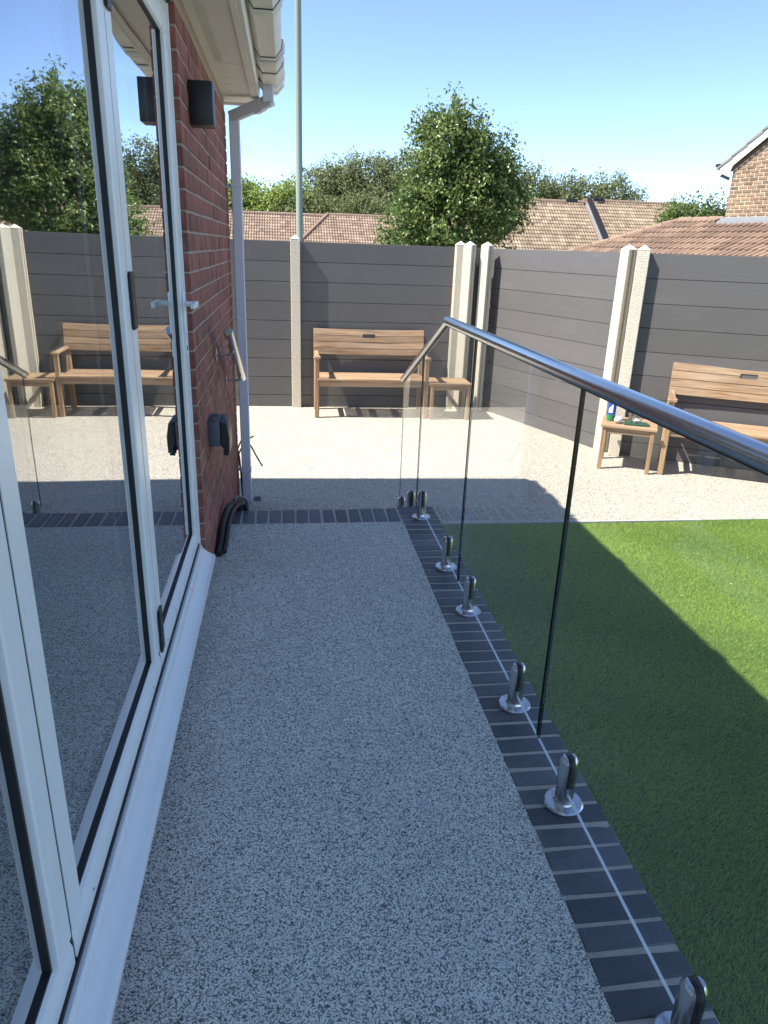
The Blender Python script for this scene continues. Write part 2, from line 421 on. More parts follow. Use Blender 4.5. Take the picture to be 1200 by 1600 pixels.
# lawn
lawn = MB()
lx0, lx1, ly0 = .866, 5.4, -3.0
def lawn_far(x):
    return 4.536 + .012*math.sin(x*2.1) + (.018 if 3.0 < x < 3.5 else 0)
n = 40
top = [(lx0+(lx1-lx0)*i/n, lawn_far(lx0+(lx1-lx0)*i/n), ZP+.004) for i in range(n+1)]
bot = [(p[0], ly0, ZP+.004) for p in top]
lawn.add(bot+top, [(i, i+1, n+1+i+1, n+1+i) for i in range(n)])
struct(lawn.build('lawn', M['lawnbase']))
MB().box(.866, 5.4, 4.546, 4.564, -.37, ZP+.012).build('lawn_edging', M['kerb'])['kind'] = 'structure'

def blades(name, parts, mat):
    V = []; T = []
    for (x0, x1, y0, y1, dens, h0, h1, w) in parts:
        N = int((x1-x0)*(y1-y0)*dens)
        p = np.stack([rng.uniform(x0, x1, N), rng.uniform(y0, y1, N)], 1)
        far = 4.536 + .012*np.sin(p[:, 0]*2.1) + np.where((p[:, 0] > 3) & (p[:, 0] < 3.5), .018, 0)
        p = p[p[:, 1] < far-.004]; N = len(p)
        a = rng.uniform(0, 2*np.pi, N); l = rng.normal(0, .55, N)
        # the pile leans in broad patches
        lean = .35 + .35*np.sin(p[:, 0]*1.7+.6*np.sin(p[:, 1]*2.3)) ; ld = .8*np.sin(p[:, 0]*.9+1) + .8*np.cos(p[:, 1]*1.3)
        h = rng.uniform(h0, h1, N)
        dx = np.cos(a)*w; dy = np.sin(a)*w
        tx = np.cos(ld)*lean*h + rng.normal(0, .45, N)*h; ty = np.sin(ld)*lean*h + rng.normal(0, .45, N)*h
        z = np.full(N, ZP+.004)
        tri = np.stack([np.stack([p[:,0]-dx, p[:,1]-dy, z], 1), np.stack([p[:,0]+dx, p[:,1]+dy, z], 1), np.stack([p[:,0]+tx, p[:,1]+ty, z+h], 1)], 1)
        V.append(tri.reshape(-1, 3))
        patch = .08*np.sin(p[:,0]*3.1+2*np.sin(p[:,1]*1.9)) + .06*np.sin(p[:,1]*7+p[:,0]*5)
        t = np.clip(rng.beta(2, 2.6, N)+patch, 0, 1); T.append(np.repeat(t, 3))
    V = np.concatenate(V); T = np.concatenate(T); return raw_tris(name, V, T, mat, smooth=False)
def raw_tris(name, V, T, mat, smooth=False):
    n = len(V); me = bpy.data.meshes.new(name)
    me.vertices.add(n); me.vertices.foreach_set('co', V.astype(np.float32).ravel())
    me.loops.add(n); me.loops.foreach_set('vertex_index', np.arange(n, dtype=np.int32))
    me.polygons.add(n//3); me.polygons.foreach_set('loop_start', np.arange(0, n, 3, dtype=np.int32))
    me.update(calc_edges=True)
    at = me.attributes.new('tint', 'FLOAT', 'POINT'); at.data.foreach_set('value', T.astype(np.float32))
    me.materials.append(mat); me.validate()
    o = bpy.data.objects.new(name, me); COL.objects.link(o); return o
g = blades('grass', [(.868, 4.0, .2, 4.56, 50000, .008, .018, .0017), (4.0, 5.4, -.5, 4.56, 9000, .018, .030, .0035), (.868, 4.0, -1.5, .2, 9000, .018, .030, .0035)], M['blade'])
g['kind'] = 'stuff'

# ------------------------------------------------------------------ the house
house = thing('brick_house', (-2.0, 2.0, ZP), 'red brick house with white folding glass doors and white eaves along the raised deck', 'house')
HY0, HY1 = 3.0, 5.2
wall = MB(); wall.box(-.470, -.3748, HY0+.005, HY1-.005, -.37, 2.299)
wall.box(-5.4, -.470, HY1-.10, HY1-.004, -.37, 2.299)
wall = wall.build('wall', M['mortar_wall'], house)
bw = [brick_mesh('brick',   .103, .2165, .0665, M['red'], .0016, .003, 20+i) for i in range(6)]
bh = [brick_mesh('brick',   .103, .1035, .0665, M['red'], .0016, .003, 40+i) for i in range(4)]
hl = Vector(house.location); bricks = []
zz = -.008 - .075*5
row = 0
while zz < 2.28:
    zc = zz + .005 + .0325
    if zc+.033 < 2.30:
        yy = HY0; j = 0
        while yy < HY1-.02:
            half = (row % 2 == 1 and j == 0) or (HY1-yy < .16)
            L = .1025 if half else .215
            if yy+L > HY1+.004: L = .1025; half = True
            if zc > -.03 or yy > 3.9: bricks.append((yy+L/2, zc, half))
            yy += L+.010; j += 1
    zz += .075; row += 1
bricks.sort(key=lambda b: (b[0]-0)**2 + (b[1]-1.46)**2)
rest = MB()
for i, (yc, zc, half) in enumerate(bricks):
    if i < 300:
        shared('brick', random.choice(bh if half else bw), wall, Vector((WX-.0515+random.uniform(-.0012,.0018), yc, zc))-hl, (random.uniform(-.004,.004), random.uniform(-.006,.006), random.uniform(-.006,.006)))
    else:
        q = .050 if half else .1067; rest.box(WX-.10, WX, yc-q, yc+q, zc-.032, zc+.032)
if rest.v: rest.build('brickwork', M['red'], wall, bevel=.003, kind='stuff')
MB().box(-.52, -.40, -4.5, -1.0, -.37, 2.299).build('rear_wall', M['redpat'], house)
MB().box(-5.5, -5.4, -4.5, HY1, -.37, 2.299).build('rear_wall', M['redpat'], house)
MB().box(-.52, -.41, -1.0, 3.0, -.37, .145).build('plinth', M['redpat'], house)
# room behind the doors
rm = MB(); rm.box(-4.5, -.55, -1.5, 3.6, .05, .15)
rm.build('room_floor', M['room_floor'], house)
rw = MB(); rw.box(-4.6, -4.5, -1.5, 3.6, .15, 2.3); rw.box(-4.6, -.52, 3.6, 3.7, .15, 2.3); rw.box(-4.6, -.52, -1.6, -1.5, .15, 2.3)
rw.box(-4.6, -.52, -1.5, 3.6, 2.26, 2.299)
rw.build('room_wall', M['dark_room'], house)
# doors: frame, cill, four leaves
FX, GX = -.397, -.418
fr = MB()
# jamb with stepped profile (xy polygon, extruded in z)
fr.prism([(FX-.07,2.999),(FX-.07,2.960),(FX-.012,2.960),(FX-.012,2.968),(FX-.002,2.968),(FX-.002,2.974),(FX-.008,2.974),(FX-.008,2.984),(FX+.004,2.984),(FX+.004,2.999)], 'z', .18, 2.298)
fr.prism([(FX-.07,-1.0),(FX+.004,-1.0),(FX+.004,-.975),(FX-.012,-.962),(FX-.07,-.962)], 'z', .18, 2.298)
fr.box(FX-.07, FX-.0005, -.962, 2.9595, 2.195, 2.298)
fr.box(FX-.0005, FX+.006, -.962, 2.9595, 2.235, 2.2975)
fr.prism([(FX-.07,.1825),(FX+.0155,.1825),(FX+.0155,.206),(FX+.013,.209),(FX-.07,.209)], 'y', -.962, 2.9595)
fr.build('door_frame', M['upvc'], house, bevel=.0012, smooth=12)
cill = MB().prism([(FX-.02,.120),(-.338,.120),(-.332,.124),(-.331,.142),(-.334,.149),(-.345,.152),(FX+.032,.163),(FX+.026,.170),(FX+.022,.172),(FX+.0160,.182),(FX-.02,.182)], 'y', -1.0, 2.992)
cill.build('door_cill', M['upvc'], house, bevel=.0008)
Z0, Z1 = .220, 2.190
SW, RW = .064, .066
def leaf(y0, y1, handle=False):
    L = MB().box(FX-.066, FX-.058, y0+.02, y0+.03, Z0+.02, Z0+.03).build('door_leaf', M['upvc'], house)   # inner lock block carries the leaf
    for (a, b, s) in ((y0, y0+SW, 1), (y1-SW, y1, -1)):
        if s == 1: poly = [(FX-.066,a),(FX,a),(FX,b-.0035),(FX-.0025,b-.0005),(GX+.006,b),(FX-.066,b)]
        else: poly = [(FX-.066,a),(GX+.006,a),(FX-.0025,a+.0005),(FX,a+.0035),(FX,b),(FX-.066,b)]
        MB().prism(poly, 'z', Z0+RW, Z1-RW).build('stile', M['upvc'], L, bevel=.0009, smooth=12)
        e = (b, b+.0065) if s == 1 else (a-.0065, a)
        MB().box(GX-.028, GX+.0072, e[0], e[1], Z0+RW+.0066, Z1-RW-.0066).build('gasket', M['rubber'], L)
    MB().prism([(FX-.066,Z0),(FX,Z0),(FX,Z0+RW-.026),(FX-.006,Z0+RW-.006),(GX+.006,Z0+RW),(FX-.066,Z0+RW)], 'y', y0, y1).build('rail', M['upvc'], L, bevel=.0009, smooth=12)
    MB().prism([(FX-.066,Z1-RW),(GX+.006,Z1-RW),(FX-.006,Z1-RW+.006),(FX,Z1-RW+.026),(FX,Z1),(FX-.066,Z1)], 'y', y0, y1).build('rail', M['upvc'], L, bevel=.0009, smooth=12)
    for (a, b) in ((Z0+RW, Z0+RW+.0065), (Z1-RW-.0065, Z1-RW)):
        MB().box(GX-.028, GX+.0072, y0+SW, y1-SW, a, b).build('gasket', M['rubber'], L)
    MB().box(GX-.004, GX, y0+SW-.004, y1-SW+.004, Z0+RW-.004, Z1-RW+.004).build('pane', M['pane'], L)
    MB().box(GX-.024, GX-.020, y0+SW-.004, y1-SW+.004, Z0+RW-.004, Z1-RW+.004).build('pane', M['pane_in'], L)
    for yc in (y0+.13, y1-.13):
        MB().tube([(FX-.0005, yc, Z0+.022), (FX+.0007, yc, Z0+.022)], .0032, 8).build('drain_hole', M['rubber'], L)
    if handle:
        yc = y1-.026
        h = MB(); h.box(FX, FX+.010, yc-.016, yc+.016, 1.12, 1.275)
        h.build('handle_plate', M['upvc'], L, bevel=.004)
        h = MB(); h.tube([(FX+.01, yc, 1.232), (FX+.045, yc, 1.232)], .010, 10)
        h.bar((FX+.050, yc+.012, 1.232), (FX+.050, yc-.105, 1.232), .018, .022)
        h.build('handle', M['upvc'], L, bevel=.004)
        MB().box(FX, FX+.007, yc-.012, yc+.012, 1.03, 1.10).build('lock_cover', M['upvc'], L, bevel=.003)
        MB().box(FX+.007, FX+.010, yc-.002, yc+.002, 1.055, 1.075).build('keyhole', M['black'], L)
    return L
leaves = [leaf(-.958, .0235), leaf(.0335, .990), leaf(1.000, 1.955), leaf(1.965, 2.9535, True)]
sl_ = MB()
for yc in (.0285, .995, 1.960): sl_.box(FX-.050, FX-.0025, yc-.0046, yc+.0046, Z0, Z1)
sl_.box(FX-.050, FX+.0042, -.957, 2.953, .2092, .2195); sl_.box(FX-.05, FX-.008, 2.9537, 2.9597, .22, 2.19); sl_.box(FX-.05, FX-.008, -.957, 2.953, 2.1902, 2.1948)
sl_.build('door_seal', M['rubber'], house)
for (L, yc, zs) in ((leaves[3], 1.960, (.345, 1.31, 2.02)), (leaves[1], .0285, (.345, 1.31, 2.02))):
    for z in zs:
        hb = MB(); hb.box(FX+.0005, FX+.0075, yc+.002, yc+.046, z-.072, z+.072)
        hb.box(FX+.0008, FX+.0095, yc-.004, yc+.010, z-.066, z-.005); hb.box(FX+.0008, FX+.0095, yc-.004, yc+.010, z+.002, z+.066)
        hb.build('hinge', M['black'], L, bevel=.002)
tv = MB(); tv.box(FX+.006, FX+.016, 2.30, 2.86, 2.250, 2.278); tv.box(FX+.006, FX+.020, 2.905, 2.935, 2.225, 2.285)
tv.build('trickle_vent', M['gutterw'], house, bevel=.003)
MB().box(FX+.0065, FX+.022, 2.906, 2.934, 2.212, 2.222).build('restrictor', M['black'], house)
# eaves
sf = MB(); sf.box(WX-.06, -.1675, -4.5, 4.195, 2.300, 2.309); sf.box(WX-.06, -.1675, 4.201, 5.262, 2.300, 2.309)
sf = sf.build('soffit', M['soffit'], house)
MB().box(WX-.06, -.168, 4.1935, 4.2025, 2.3015, 2.3086).build('soffit_joint', M['black'], sf)
vs = MB(); yv = 2.0
while yv < 5.2:
    if not (4.17 < yv < 4.23):
        w = .0045
        vs.box(-.336, -.296, yv, yv+w, 2.2985, 2.3005)
    yv += .0135 if yv < 4.2 else .17
vs.build('vent_slots', M['gutterw'], sf, kind='stuff')
MB().prism([(-.1675,2.292),(-.150,2.292),(-.150,2.46),(-.1675,2.46)], 'y', -4.5, 5.268).build('fascia', M['gutterw'], house, bevel=.002)
MB().prism([(-.198,2.290),(-.1680,2.290),(-.1680,2.2998),(-.198,2.2998)], 'y', -4.5, 4.196).build('soffit_trim', M['soffit'], house, bevel=.002)
MB().prism([(-.198,2.290),(-.1680,2.290),(-.1680,2.2998),(-.198,2.2998)], 'y', 4.200, 5.262).build('soffit_trim', M['soffit'], house, bevel=.002)
be = MB(); be.box(WX-.3, -.150, 5.2685, 5.284, 2.285, 2.52); be.build('bargeboard', M['gutterw'], house, bevel=.002)
# gutter: square-line profile
def gprof(g=0.0):
    return [(-.149-g*.2,2.447),(-.149-g*.2,2.405-g),(-.118,2.364-g),(-.040,2.364-g),(-.010+g,2.402),(-.006+g,2.447+g*.5)]
GI = [(-.012,2.446),(-.016,2.406),(-.043,2.369),(-.115,2.369),(-.145,2.408),(-.145,2.446)]
def gut(y0, y1, g): return MB().prism(gprof(g) + (GI if g == 0 else []), 'y', y0, y1)
gutter = gut(-4.5, 4.90, 0).build('gutter', M['gutterw'], house)
for (a, b, gg) in ((3.50, 3.60, .009), (3.515, 3.525, .012), (4.31, 4.335, .012), (4.385, 4.41, .017), (4.46, 4.55, .010), (2.4, 2.5, .009), (1.4, 1.5, .009)):
    u = MB(); P = gprof(gg); u.prism([(x, z) for x, z in P], 'y', a, b); u.build('gutter_bracket', M['gutterw'], gutter, bevel=.001)
for yj in (1.398, 2.398, 3.498, 3.603, 4.308, 4.383, 4.458, 4.553, 4.677):
    MB().prism(gprof(.0035), 'y', yj-.0025, yj+.0025).build('gutter_gap_line', M['rubber'], gutter)  # thin black strips added to draw the dark gaps at the unions
go = MB(); go.prism(gprof(.013), 'y', 4.68, 4.905); go.build('gutter_outlet', M['gutterw'], gutter, bevel=.001)
ge = MB(); ge.prism(gprof(.004), 'y', 4.915, 5.20); ge.prism(gprof(.016), 'y', 4.99, 5.03); ge.prism(gprof(.014), 'y', 5.205, 5.24)
ge.build('gutter_end', M['gutterw'], gutter, bevel=.001)
gs = MB(); gs.box(-.148, -.142, 4.62, 4.64, 2.24, 2.37); gs.build('gutter_bracket', M['gutterw'], gutter)
# downpipe with swan neck
DPX, DPY = -.308, 5.10
dp = MB()
dp.bar((-.094, 4.98, 2.363), (-.094, 4.98, 2.262), .066, .066, (0,1,0))
dp.bar((-.072, 4.98, 2.281), (DPX-.018, DPY, 2.192), .064, .064, (0,1,0))
dp.bar((DPX, DPY, 2.214), (DPX, DPY, ZP+.0), .0645, .0645, (0,1,0))
dpo = dp.build('downpipe', M['pipe'], house, bevel=.005)
for z in (1.80, -.10):
    c = MB(); c.box(DPX-.036, DPX+.036, DPY-.036, DPY+.036, z-.012, z+.012); c.box(WX-.002, DPX-.036, DPY-.012, DPY+.012, z-.010, z+.010)
    c.build('pipe_clip', M['pipe'], dpo, bevel=.003)
c = MB(); c.bar((-.128, 5.008, 2.2585), (-.178, 5.036, 2.2365), .069, .069, (0,1,0)); c.build('pipe_socket', M['pipe'], dpo, bevel=.003)
# roof
TP = math.tan(R(12.5)); roof = MB()
courses = 15; cw = .30
for i in range(courses):
    xa = -.085 - i*cw; xb = xa - cw - .04
    za = 2.462 + (-.085-xa)*TP; zb = 2.462 + (-.085-xb)*TP - .02
    roof.add([(xa,-4.6,za),(xb,-4.6,zb),(xb,-4.6,zb+.02),(xa,-4.6,za+.02),(xa,5.29,za),(xb,5.29,zb),(xb,5.29,zb+.02),(xa,5.29,za+.02)], [(0,1,2,3)[::-1],(4,5,6,7),(0,4,5,1)[::-1],(3,7,6,2),(0,3,7,4)[::-1],(1,5,6,2)])
roof.build('roof', M['greytile'], house)

# ------------------------------------------------------------------ things fixed to the wall
b = MB().box(WX+.002, -.277, 3.243, 3.352, 1.893, 2.047).build('wall_box', M['black'], bevel=.003, seg=2)
tag(b, 'matt black box fixed high on the red brick wall under the soffit', 'wall box')
so = thing('outdoor_socket', (WX, 3.36, .56), 'grey weatherproof socket with black hinged cover low on the red brick wall', 'socket')
MB().box(WX+.001, WX+.055, 3.319, 3.50, .556, .676).build('back_box', M['greyplastic'], so, bevel=.006, seg=2)
c = MB(); c.prism([(WX+.0555,.560),(WX+.083,.528),(WX+.096,.522),(WX+.098,.60),(WX+.086,.668),(WX+.0555,.674)], 'y', 3.321, 3.498)
c.build('cover', M['black'], so, bevel=.004)
c = MB()
for yy in (3.335, 3.375, 3.43, 3.47): c.box(WX+.066, WX+.090, yy, yy+.014, .508, .534)
c.build('cable_entry', M['black'], so, bevel=.002)
for yy in (3.34, 3.455): MB().tube([(WX+.03, yy, .678), (WX+.03, yy+.026, .678)], .006, 8).build('hinge_lug', M['greyplastic'], so)
MB().tube([(WX+.030, 3.3195, .60), (WX+.030, 3.3165, .60)], .014, 18).build('knockout', M['greyplastic'], so)

gr = thing('grab_rail', (WX, 4.1, .8), 'short stainless grab rail sloping down on two brackets beside the steps', 'grab rail')
ra, rb = Vector((-.281, 3.60, 1.053)), Vector((-.281, 4.56, .668)); rd = (rb-ra).normalized()
MB().tube([ra-rd*.004, ra, ra+rd*.003, rb, rb+rd*.003], [.019, .0235, .0242, .0242, .021], 20).build('tube', M['rail'], gr)
for (yy, zz) in ((3.851, .908), (4.404, .677)):
    t = (yy-ra.y)/(rb.y-ra.y); p = ra.lerp(rb, t)
    bk = MB(); pts = [(WX+.004, yy, zz)] + [(WX+.05, yy, zz)]
    cx = p.x-.022
    for a in (15, 40, 65, 90): pts.append((cx+.022*math.sin(R(a)), yy, zz+.022*(1-math.cos(R(a)))))
    pts.append((p.x, yy, p.z-.02)); bk.tube(pts, .007, 10); bk.build('bracket', M['steel'], gr)
    MB().tube([(WX+.001, yy, zz), (WX+.006, yy, zz)], .036, 22).build('wall_plate', M['steel'], gr)

hs = thing('conduit_hose', (-.35, 3.5, 0), 'thick black ribbed hose arching along the foot of the brick wall', 'hose')
pts = [(-.352,3.30,.012),(-.351,3.375,.018),(-.350,3.45,.05),(-.348,3.54,.085),(-.342,3.62,.105),(-.333,3.71,.115),(-.320,3.80,.105),(-.305,3.88,.075),(-.29,3.95,.02),(-.28,3.985,-.06)]
def spline(pts, m=8):
    P = [Vector(p) for p in pts]; P = [P[0]*2-P[1]] + P + [P[-1]*2-P[-2]]; out = []
    for i in range(1, len(P)-2):
        for j in range(m):
            t = j/m; a, b, c, d = P[i-1:i+3]
            out.append(.5*((2*b)+(c-a)*t+(2*a-5*b+4*c-d)*t*t+(3*b-a-3*c+d)*t**3))
    out.append(P[-2]); return out
pts = [(a, b, c*.86) for a, b, c in pts]
sp = spline(pts, 12)
MB().tube(sp, [.0180 if i % 2 else .0170 for i in range(len(sp))], 14).build('hose', M['rubber'], hs)
MB().tube(spline([(p[0]+.028, p[1]+.02, p[2]*.78+.008) for p in pts], 6), .013, 10).build('inner_hose', M['rubber'], hs)
MB().tube(spline([(-.305,3.80,.122),(-.285,3.86,.118),(-.262,3.92,.09),(-.245,3.955,.05),(-.238,3.975,-.05)], 6), .009, 8).build('cable', M['greyplastic'], hs)
cb = thing('loose_cables', (-.36, 5.15, ZP), 'thin black cables hanging loose behind the white downpipe', 'cable')
MB().tube(spline([(-.385,5.21,.12),(-.37,5.20,-.02),(-.350,5.17,-.18),(-.335,5.14,-.30),(-.33,5.12,-.35)], 6), .007, 8).build('cable', M['rubber'], cb)
MB().tube(spline([(-.378,5.22,.03),(-.362,5.215,-.06),(-.355,5.19,-.2),(-.345,5.15,-.348)], 6), .006, 8).build('cable', M['rubber'], cb)
MB().tube(spline([(-.375,5.23,.02),(-.34,5.22,.09),(-.29,5.20,.07),(-.24,5.19,-.02),(-.195,5.18,-.10)], 6), .0055, 8).build('cable', M['rubber'], cb)
MB().tube(spline([(-.372,5.235,-.03),(-.34,5.22,.04),(-.28,5.20,.11),(-.255,5.19,.125)], 6), .0055, 8).build('cable', M['rubber'], cb)
dg = thing('drain_gully', (-.235, 5.15, ZP), 'small square drain grate in the patio at the foot of the downpipe', 'drain')
MB().box(-.268, -.190, 5.09, 5.21, ZP-.02, ZP+.002).build('gully_frame', M['kerb'], dg)
d = MB()
d.box(-.262, -.212, 5.105, 5.195, ZP+.0022, ZP+.004); d.build('gully_opening', M['black'], dg)
for i in range(4):
    MB().box(-.259+i*.013, -.254+i*.013, 5.107, 5.193, ZP+.0042, ZP+.009).build('bar', M['greyplastic'], dg)

# small pale flecks blown onto the lawn and paving
lt = MB(); r_ = random.Random(5)
for i in range(70):
    if i < 34: x, y, z = r_.uniform(.9, 3.6), r_.uniform(.9, 4.4), ZP+.017
    elif i < 56: x, y, z = r_.uniform(-.2, 3.0), r_.uniform(5.3, 8.2), ZP+.002
    else: x, y, z = r_.uniform(-.28, .84), r_.uniform(1.0, 3.9), .002
    a = r_.uniform(0, 6.28); l = r_.uniform(.004, .011); w_ = l*r_.uniform(.25, .5); ca, sa = math.cos(a), math.sin(a)
    P_ = lambda u, v_, h: (x+ca*u-sa*v_, y+sa*u+ca*v_, z+h)
    lt.add([P_(-l,0,0), P_(0,-w_,.002), P_(l,0,.001), P_(0,w_,.003)], [(0,1,2),(0,2,3)])
lt = lt.build('litter', plain('dry leaf flecks', (.46,.42,.30), .9, 0, .3, 50)); lt['kind'] = 'stuff'

# ------------------------------------------------------------------ glass balustrade
BX = .757
bal = thing('glass_balustrade', (BX, 1.7, 0), 'frameless glass balustrade with steel handrail along the blue brick deck edge', 'balustrade')
def railz(y): return 1.1455 + .0083*(3.41-y) if y <= 3.41 else 1.1455 - .40*(y-3.41)
def panel(poly):
    m = MB(); n = len(poly); t = .004
    vs = [(BX-t, p[0], p[1]) for p in poly] + [(BX+t, p[0], p[1]) for p in poly]
    fs = [tuple(range(n))[::-1], tuple(range(n, 2*n))]; ms = [0, 0]
    for i in range(n):
        j = (i+1) % n; fs.append((i, j, n+j, n+i)); a, b = poly[i], poly[j]
        vert = abs(a[0]-b[0]) < .001
        ms.append(1 if vert or a[1] > .4 else 2)
    m.add(vs, fs, ms); return m.build('glass_panel', [M['balglass'], M['edge_dark'], M['edge_lit']], bal)
zb, zt = .052, 1.128
def rect(y0, y1): return [(y0,zb),(y1,zb),(y1,railz(y1)-.017),(y0,railz(y0)-.017)]
panel(rect(-.45, .632)); panel(rect(.645, 1.742)); panel(rect(1.757, 2.849))
panel([(2.864,zb),(3.952,zb),(3.952,railz(3.952)-.020),(3.414,zt),(2.864,railz(2.864)-.017)])
panel([(3.967,-.06),(4.59,-.19),(4.59,railz(4.59)-.020),(3.967,railz(3.967)-.020)])
hr = MB(); hr.tube([(BX,-.5,railz(-.5)),(BX,3.41,railz(3.41)),(BX,4.635,railz(4.635)),(BX,4.640,railz(4.640))], [.0215,.0215,.0215,.019], 24)
hr.build('handrail', M['rail'], bal)
hg = MB(); hg.bar((BX,-.5,railz(-.5)-.0195),(BX,3.405,railz(3.405)-.0195), .015, .007); hg.bar((BX,3.41,railz(3.41)-.0195),(BX,4.63,railz(4.63)-.0205), .015, .007)
hg.build('handrail_gasket', M['rubber'], bal)
def make_spigot():
    r = .0262; sl = .0098
    root = MB().lathe([(.0,0),(.054,0),(.0555,.002),(.0555,.009),(.051,.0135),(.034,.0155),(.0,.0155)], n=40).build('spigot', M['steel'])
    body = MB(); body.lathe([(r+.004,.0156),(r+.0015,.021),(r,.028),(r,.088)], n=32)
    for s in (1, -1):
        N = 15; base = []
        a0 = math.asin(sl/r)
        for i in range(N):
            q = -math.pi/2 + a0 + (math.pi-2*a0)*i/(N-1); base.append((s*r*math.cos(q), r*math.sin(q)))
        def ring(k, z): return [((sl*s + (x-sl*s)*k), yv*k, z) for x, yv in base]
        rs = ring(1, .088) + ring(1, .146) + ring(.86, .158) + ring(.5, .166)
        fs = []
        for lv in range(3):
            for i in range(N):
                j = (i+1) % N; f = (lv*N+i, lv*N+j, (lv+1)*N+j, (lv+1)*N+i); fs.append(f if s == 1 else f[::-1])
        f = tuple(range(3*N, 4*N)); fs.append(f if s == 1 else f[::-1])
        body.add(rs, fs)
    body.build('post', M['steel'], root, local=True)
    g = MB(); pr = []
    for i in range(9): 
        q = math.pi*i/8; pr.append((.0262*math.cos(q)*.98, .142+.024*math.sin(q)))
    g.prism([(-.0262,.075),(.0262,.075)] + [(a, b) for a, b in pr], 'x', -.0095, .0095)
    g.build('slot_gasket', M['rubber'], root, local=True)
    return root
sp0 = None
for (yy, zz) in ((3.789,0),(3.103,0),(2.652,0),(1.982,0),(1.519,0),(.872,0),(.40,0),(-.2,0),(4.141,-.118),(4.493,-.28)):
    if sp0 is None: sp0 = make_spigot(); o = sp0; o.parent = bal
    else: o = copy_tree(sp0, bal)
    o.location = (0, yy-1.7, zz); o.rotation_euler = (0, 0, random.uniform(-.03, .03))

# ------------------------------------------------------------------ fences
def post_mesh():
    m = MB(); w = .053; s = .016
    m.prism([(-w,-w),(w,-w),(w,-s),(w-.028,-s),(w-.028,s),(w,s),(w,w),(-w,w),(-w,s),(-w+.028,s),(-w+.028,-s),(-w,-s)], 'z', 0, 1.865)
    o = m.build('post', M['concrete'], bevel=.004); me = o.data; bpy.data.objects.remove(o); return me
def cap_mesh():
    w = .054
    m = MB().add([(-w,-w,0),(w,-w,0),(w,w,0),(-w,w,0),(-w,-w,.006),(w,-w,.006),(w,w,.006),(-w,w,.006),(0,0,.048)], [(0,3,2,1),(0,1,5,4),(1,2,6,5),(2,3,7,6),(3,0,4,7),(4,5,8),(5,6,8),(6,7,8),(7,4,8)])
    o = m.build('post_cap', M['concrete_s'], bevel=.003); me = o.data; bpy.data.objects.remove(o); return me
PM, CM = post_mesh(), cap_mesh()
def fpost(fence, x, y, rz=0.0, dz=0.0):
    p = shared('post', PM, fence, (x, y, dz), (0, 0, rz)); shared('post_cap', CM, p, (0, 0, 1.866)); return p
BP = .2135
def bay(fence, x0, x1, y=0.0):
    for i in range(9):
        zt_ = 1.845 - BP*i; zb_ = max(0.0, zt_-BP+.0035)
        m = MB(); m.prism([(0-.0,zb_+.002),(.004,zb_),(.020,zb_),(.020,zt_),(.004,zt_),(0,zt_-.002)], 'x', x0+random.uniform(0,.002), x1)
        m.v = [(a, b+y, c) for a, b, c in m.v]
        m.build('board', M['board'], fence, local=True)
    MB().box(x0, x1, y+.020, y+.028, .0, 1.80).build('backing', M['board'], fence, local=True)
f1 = thing('fence', (0, 8.47, ZP), 'charcoal composite board fence behind the far wooden bench', 'fence', rz=R(-.9))
bay(f1, -2.6, -1.84); bay(f1, -1.75, .058); bay(f1, .150, 1.915); bay(f1, 2.09, 2.30, -.03)
fpost(f1, -1.795, -.0); fpost(f1, .104, .0); fpost(f1, 1.957, -.045); fpost(f1, 2.048, -.125, R(-42))
fpost(f1, 2.240, -.160, R(-48))
a2 = math.atan2(-.937, .348)
f2 = thing('fence', (2.335, 8.42, ZP), 'sunlit grey board fence slanting between the corner posts', 'fence', rz=a2)
bay(f2, .03, 2.03); fpost(f2, 2.075, .0)
a3 = R(-28)
f3 = thing('fence', (3.135, 6.365, ZP), 'dark board fence behind the right hand bench near the brick gable', 'fence', rz=a3)
fpost(f3, .012, -.022); bay(f3, .06, 1.92); fpost(f3, 1.97, 0); bay(f3, 2.02, 3.9); fpost(f3, 3.95, 0)

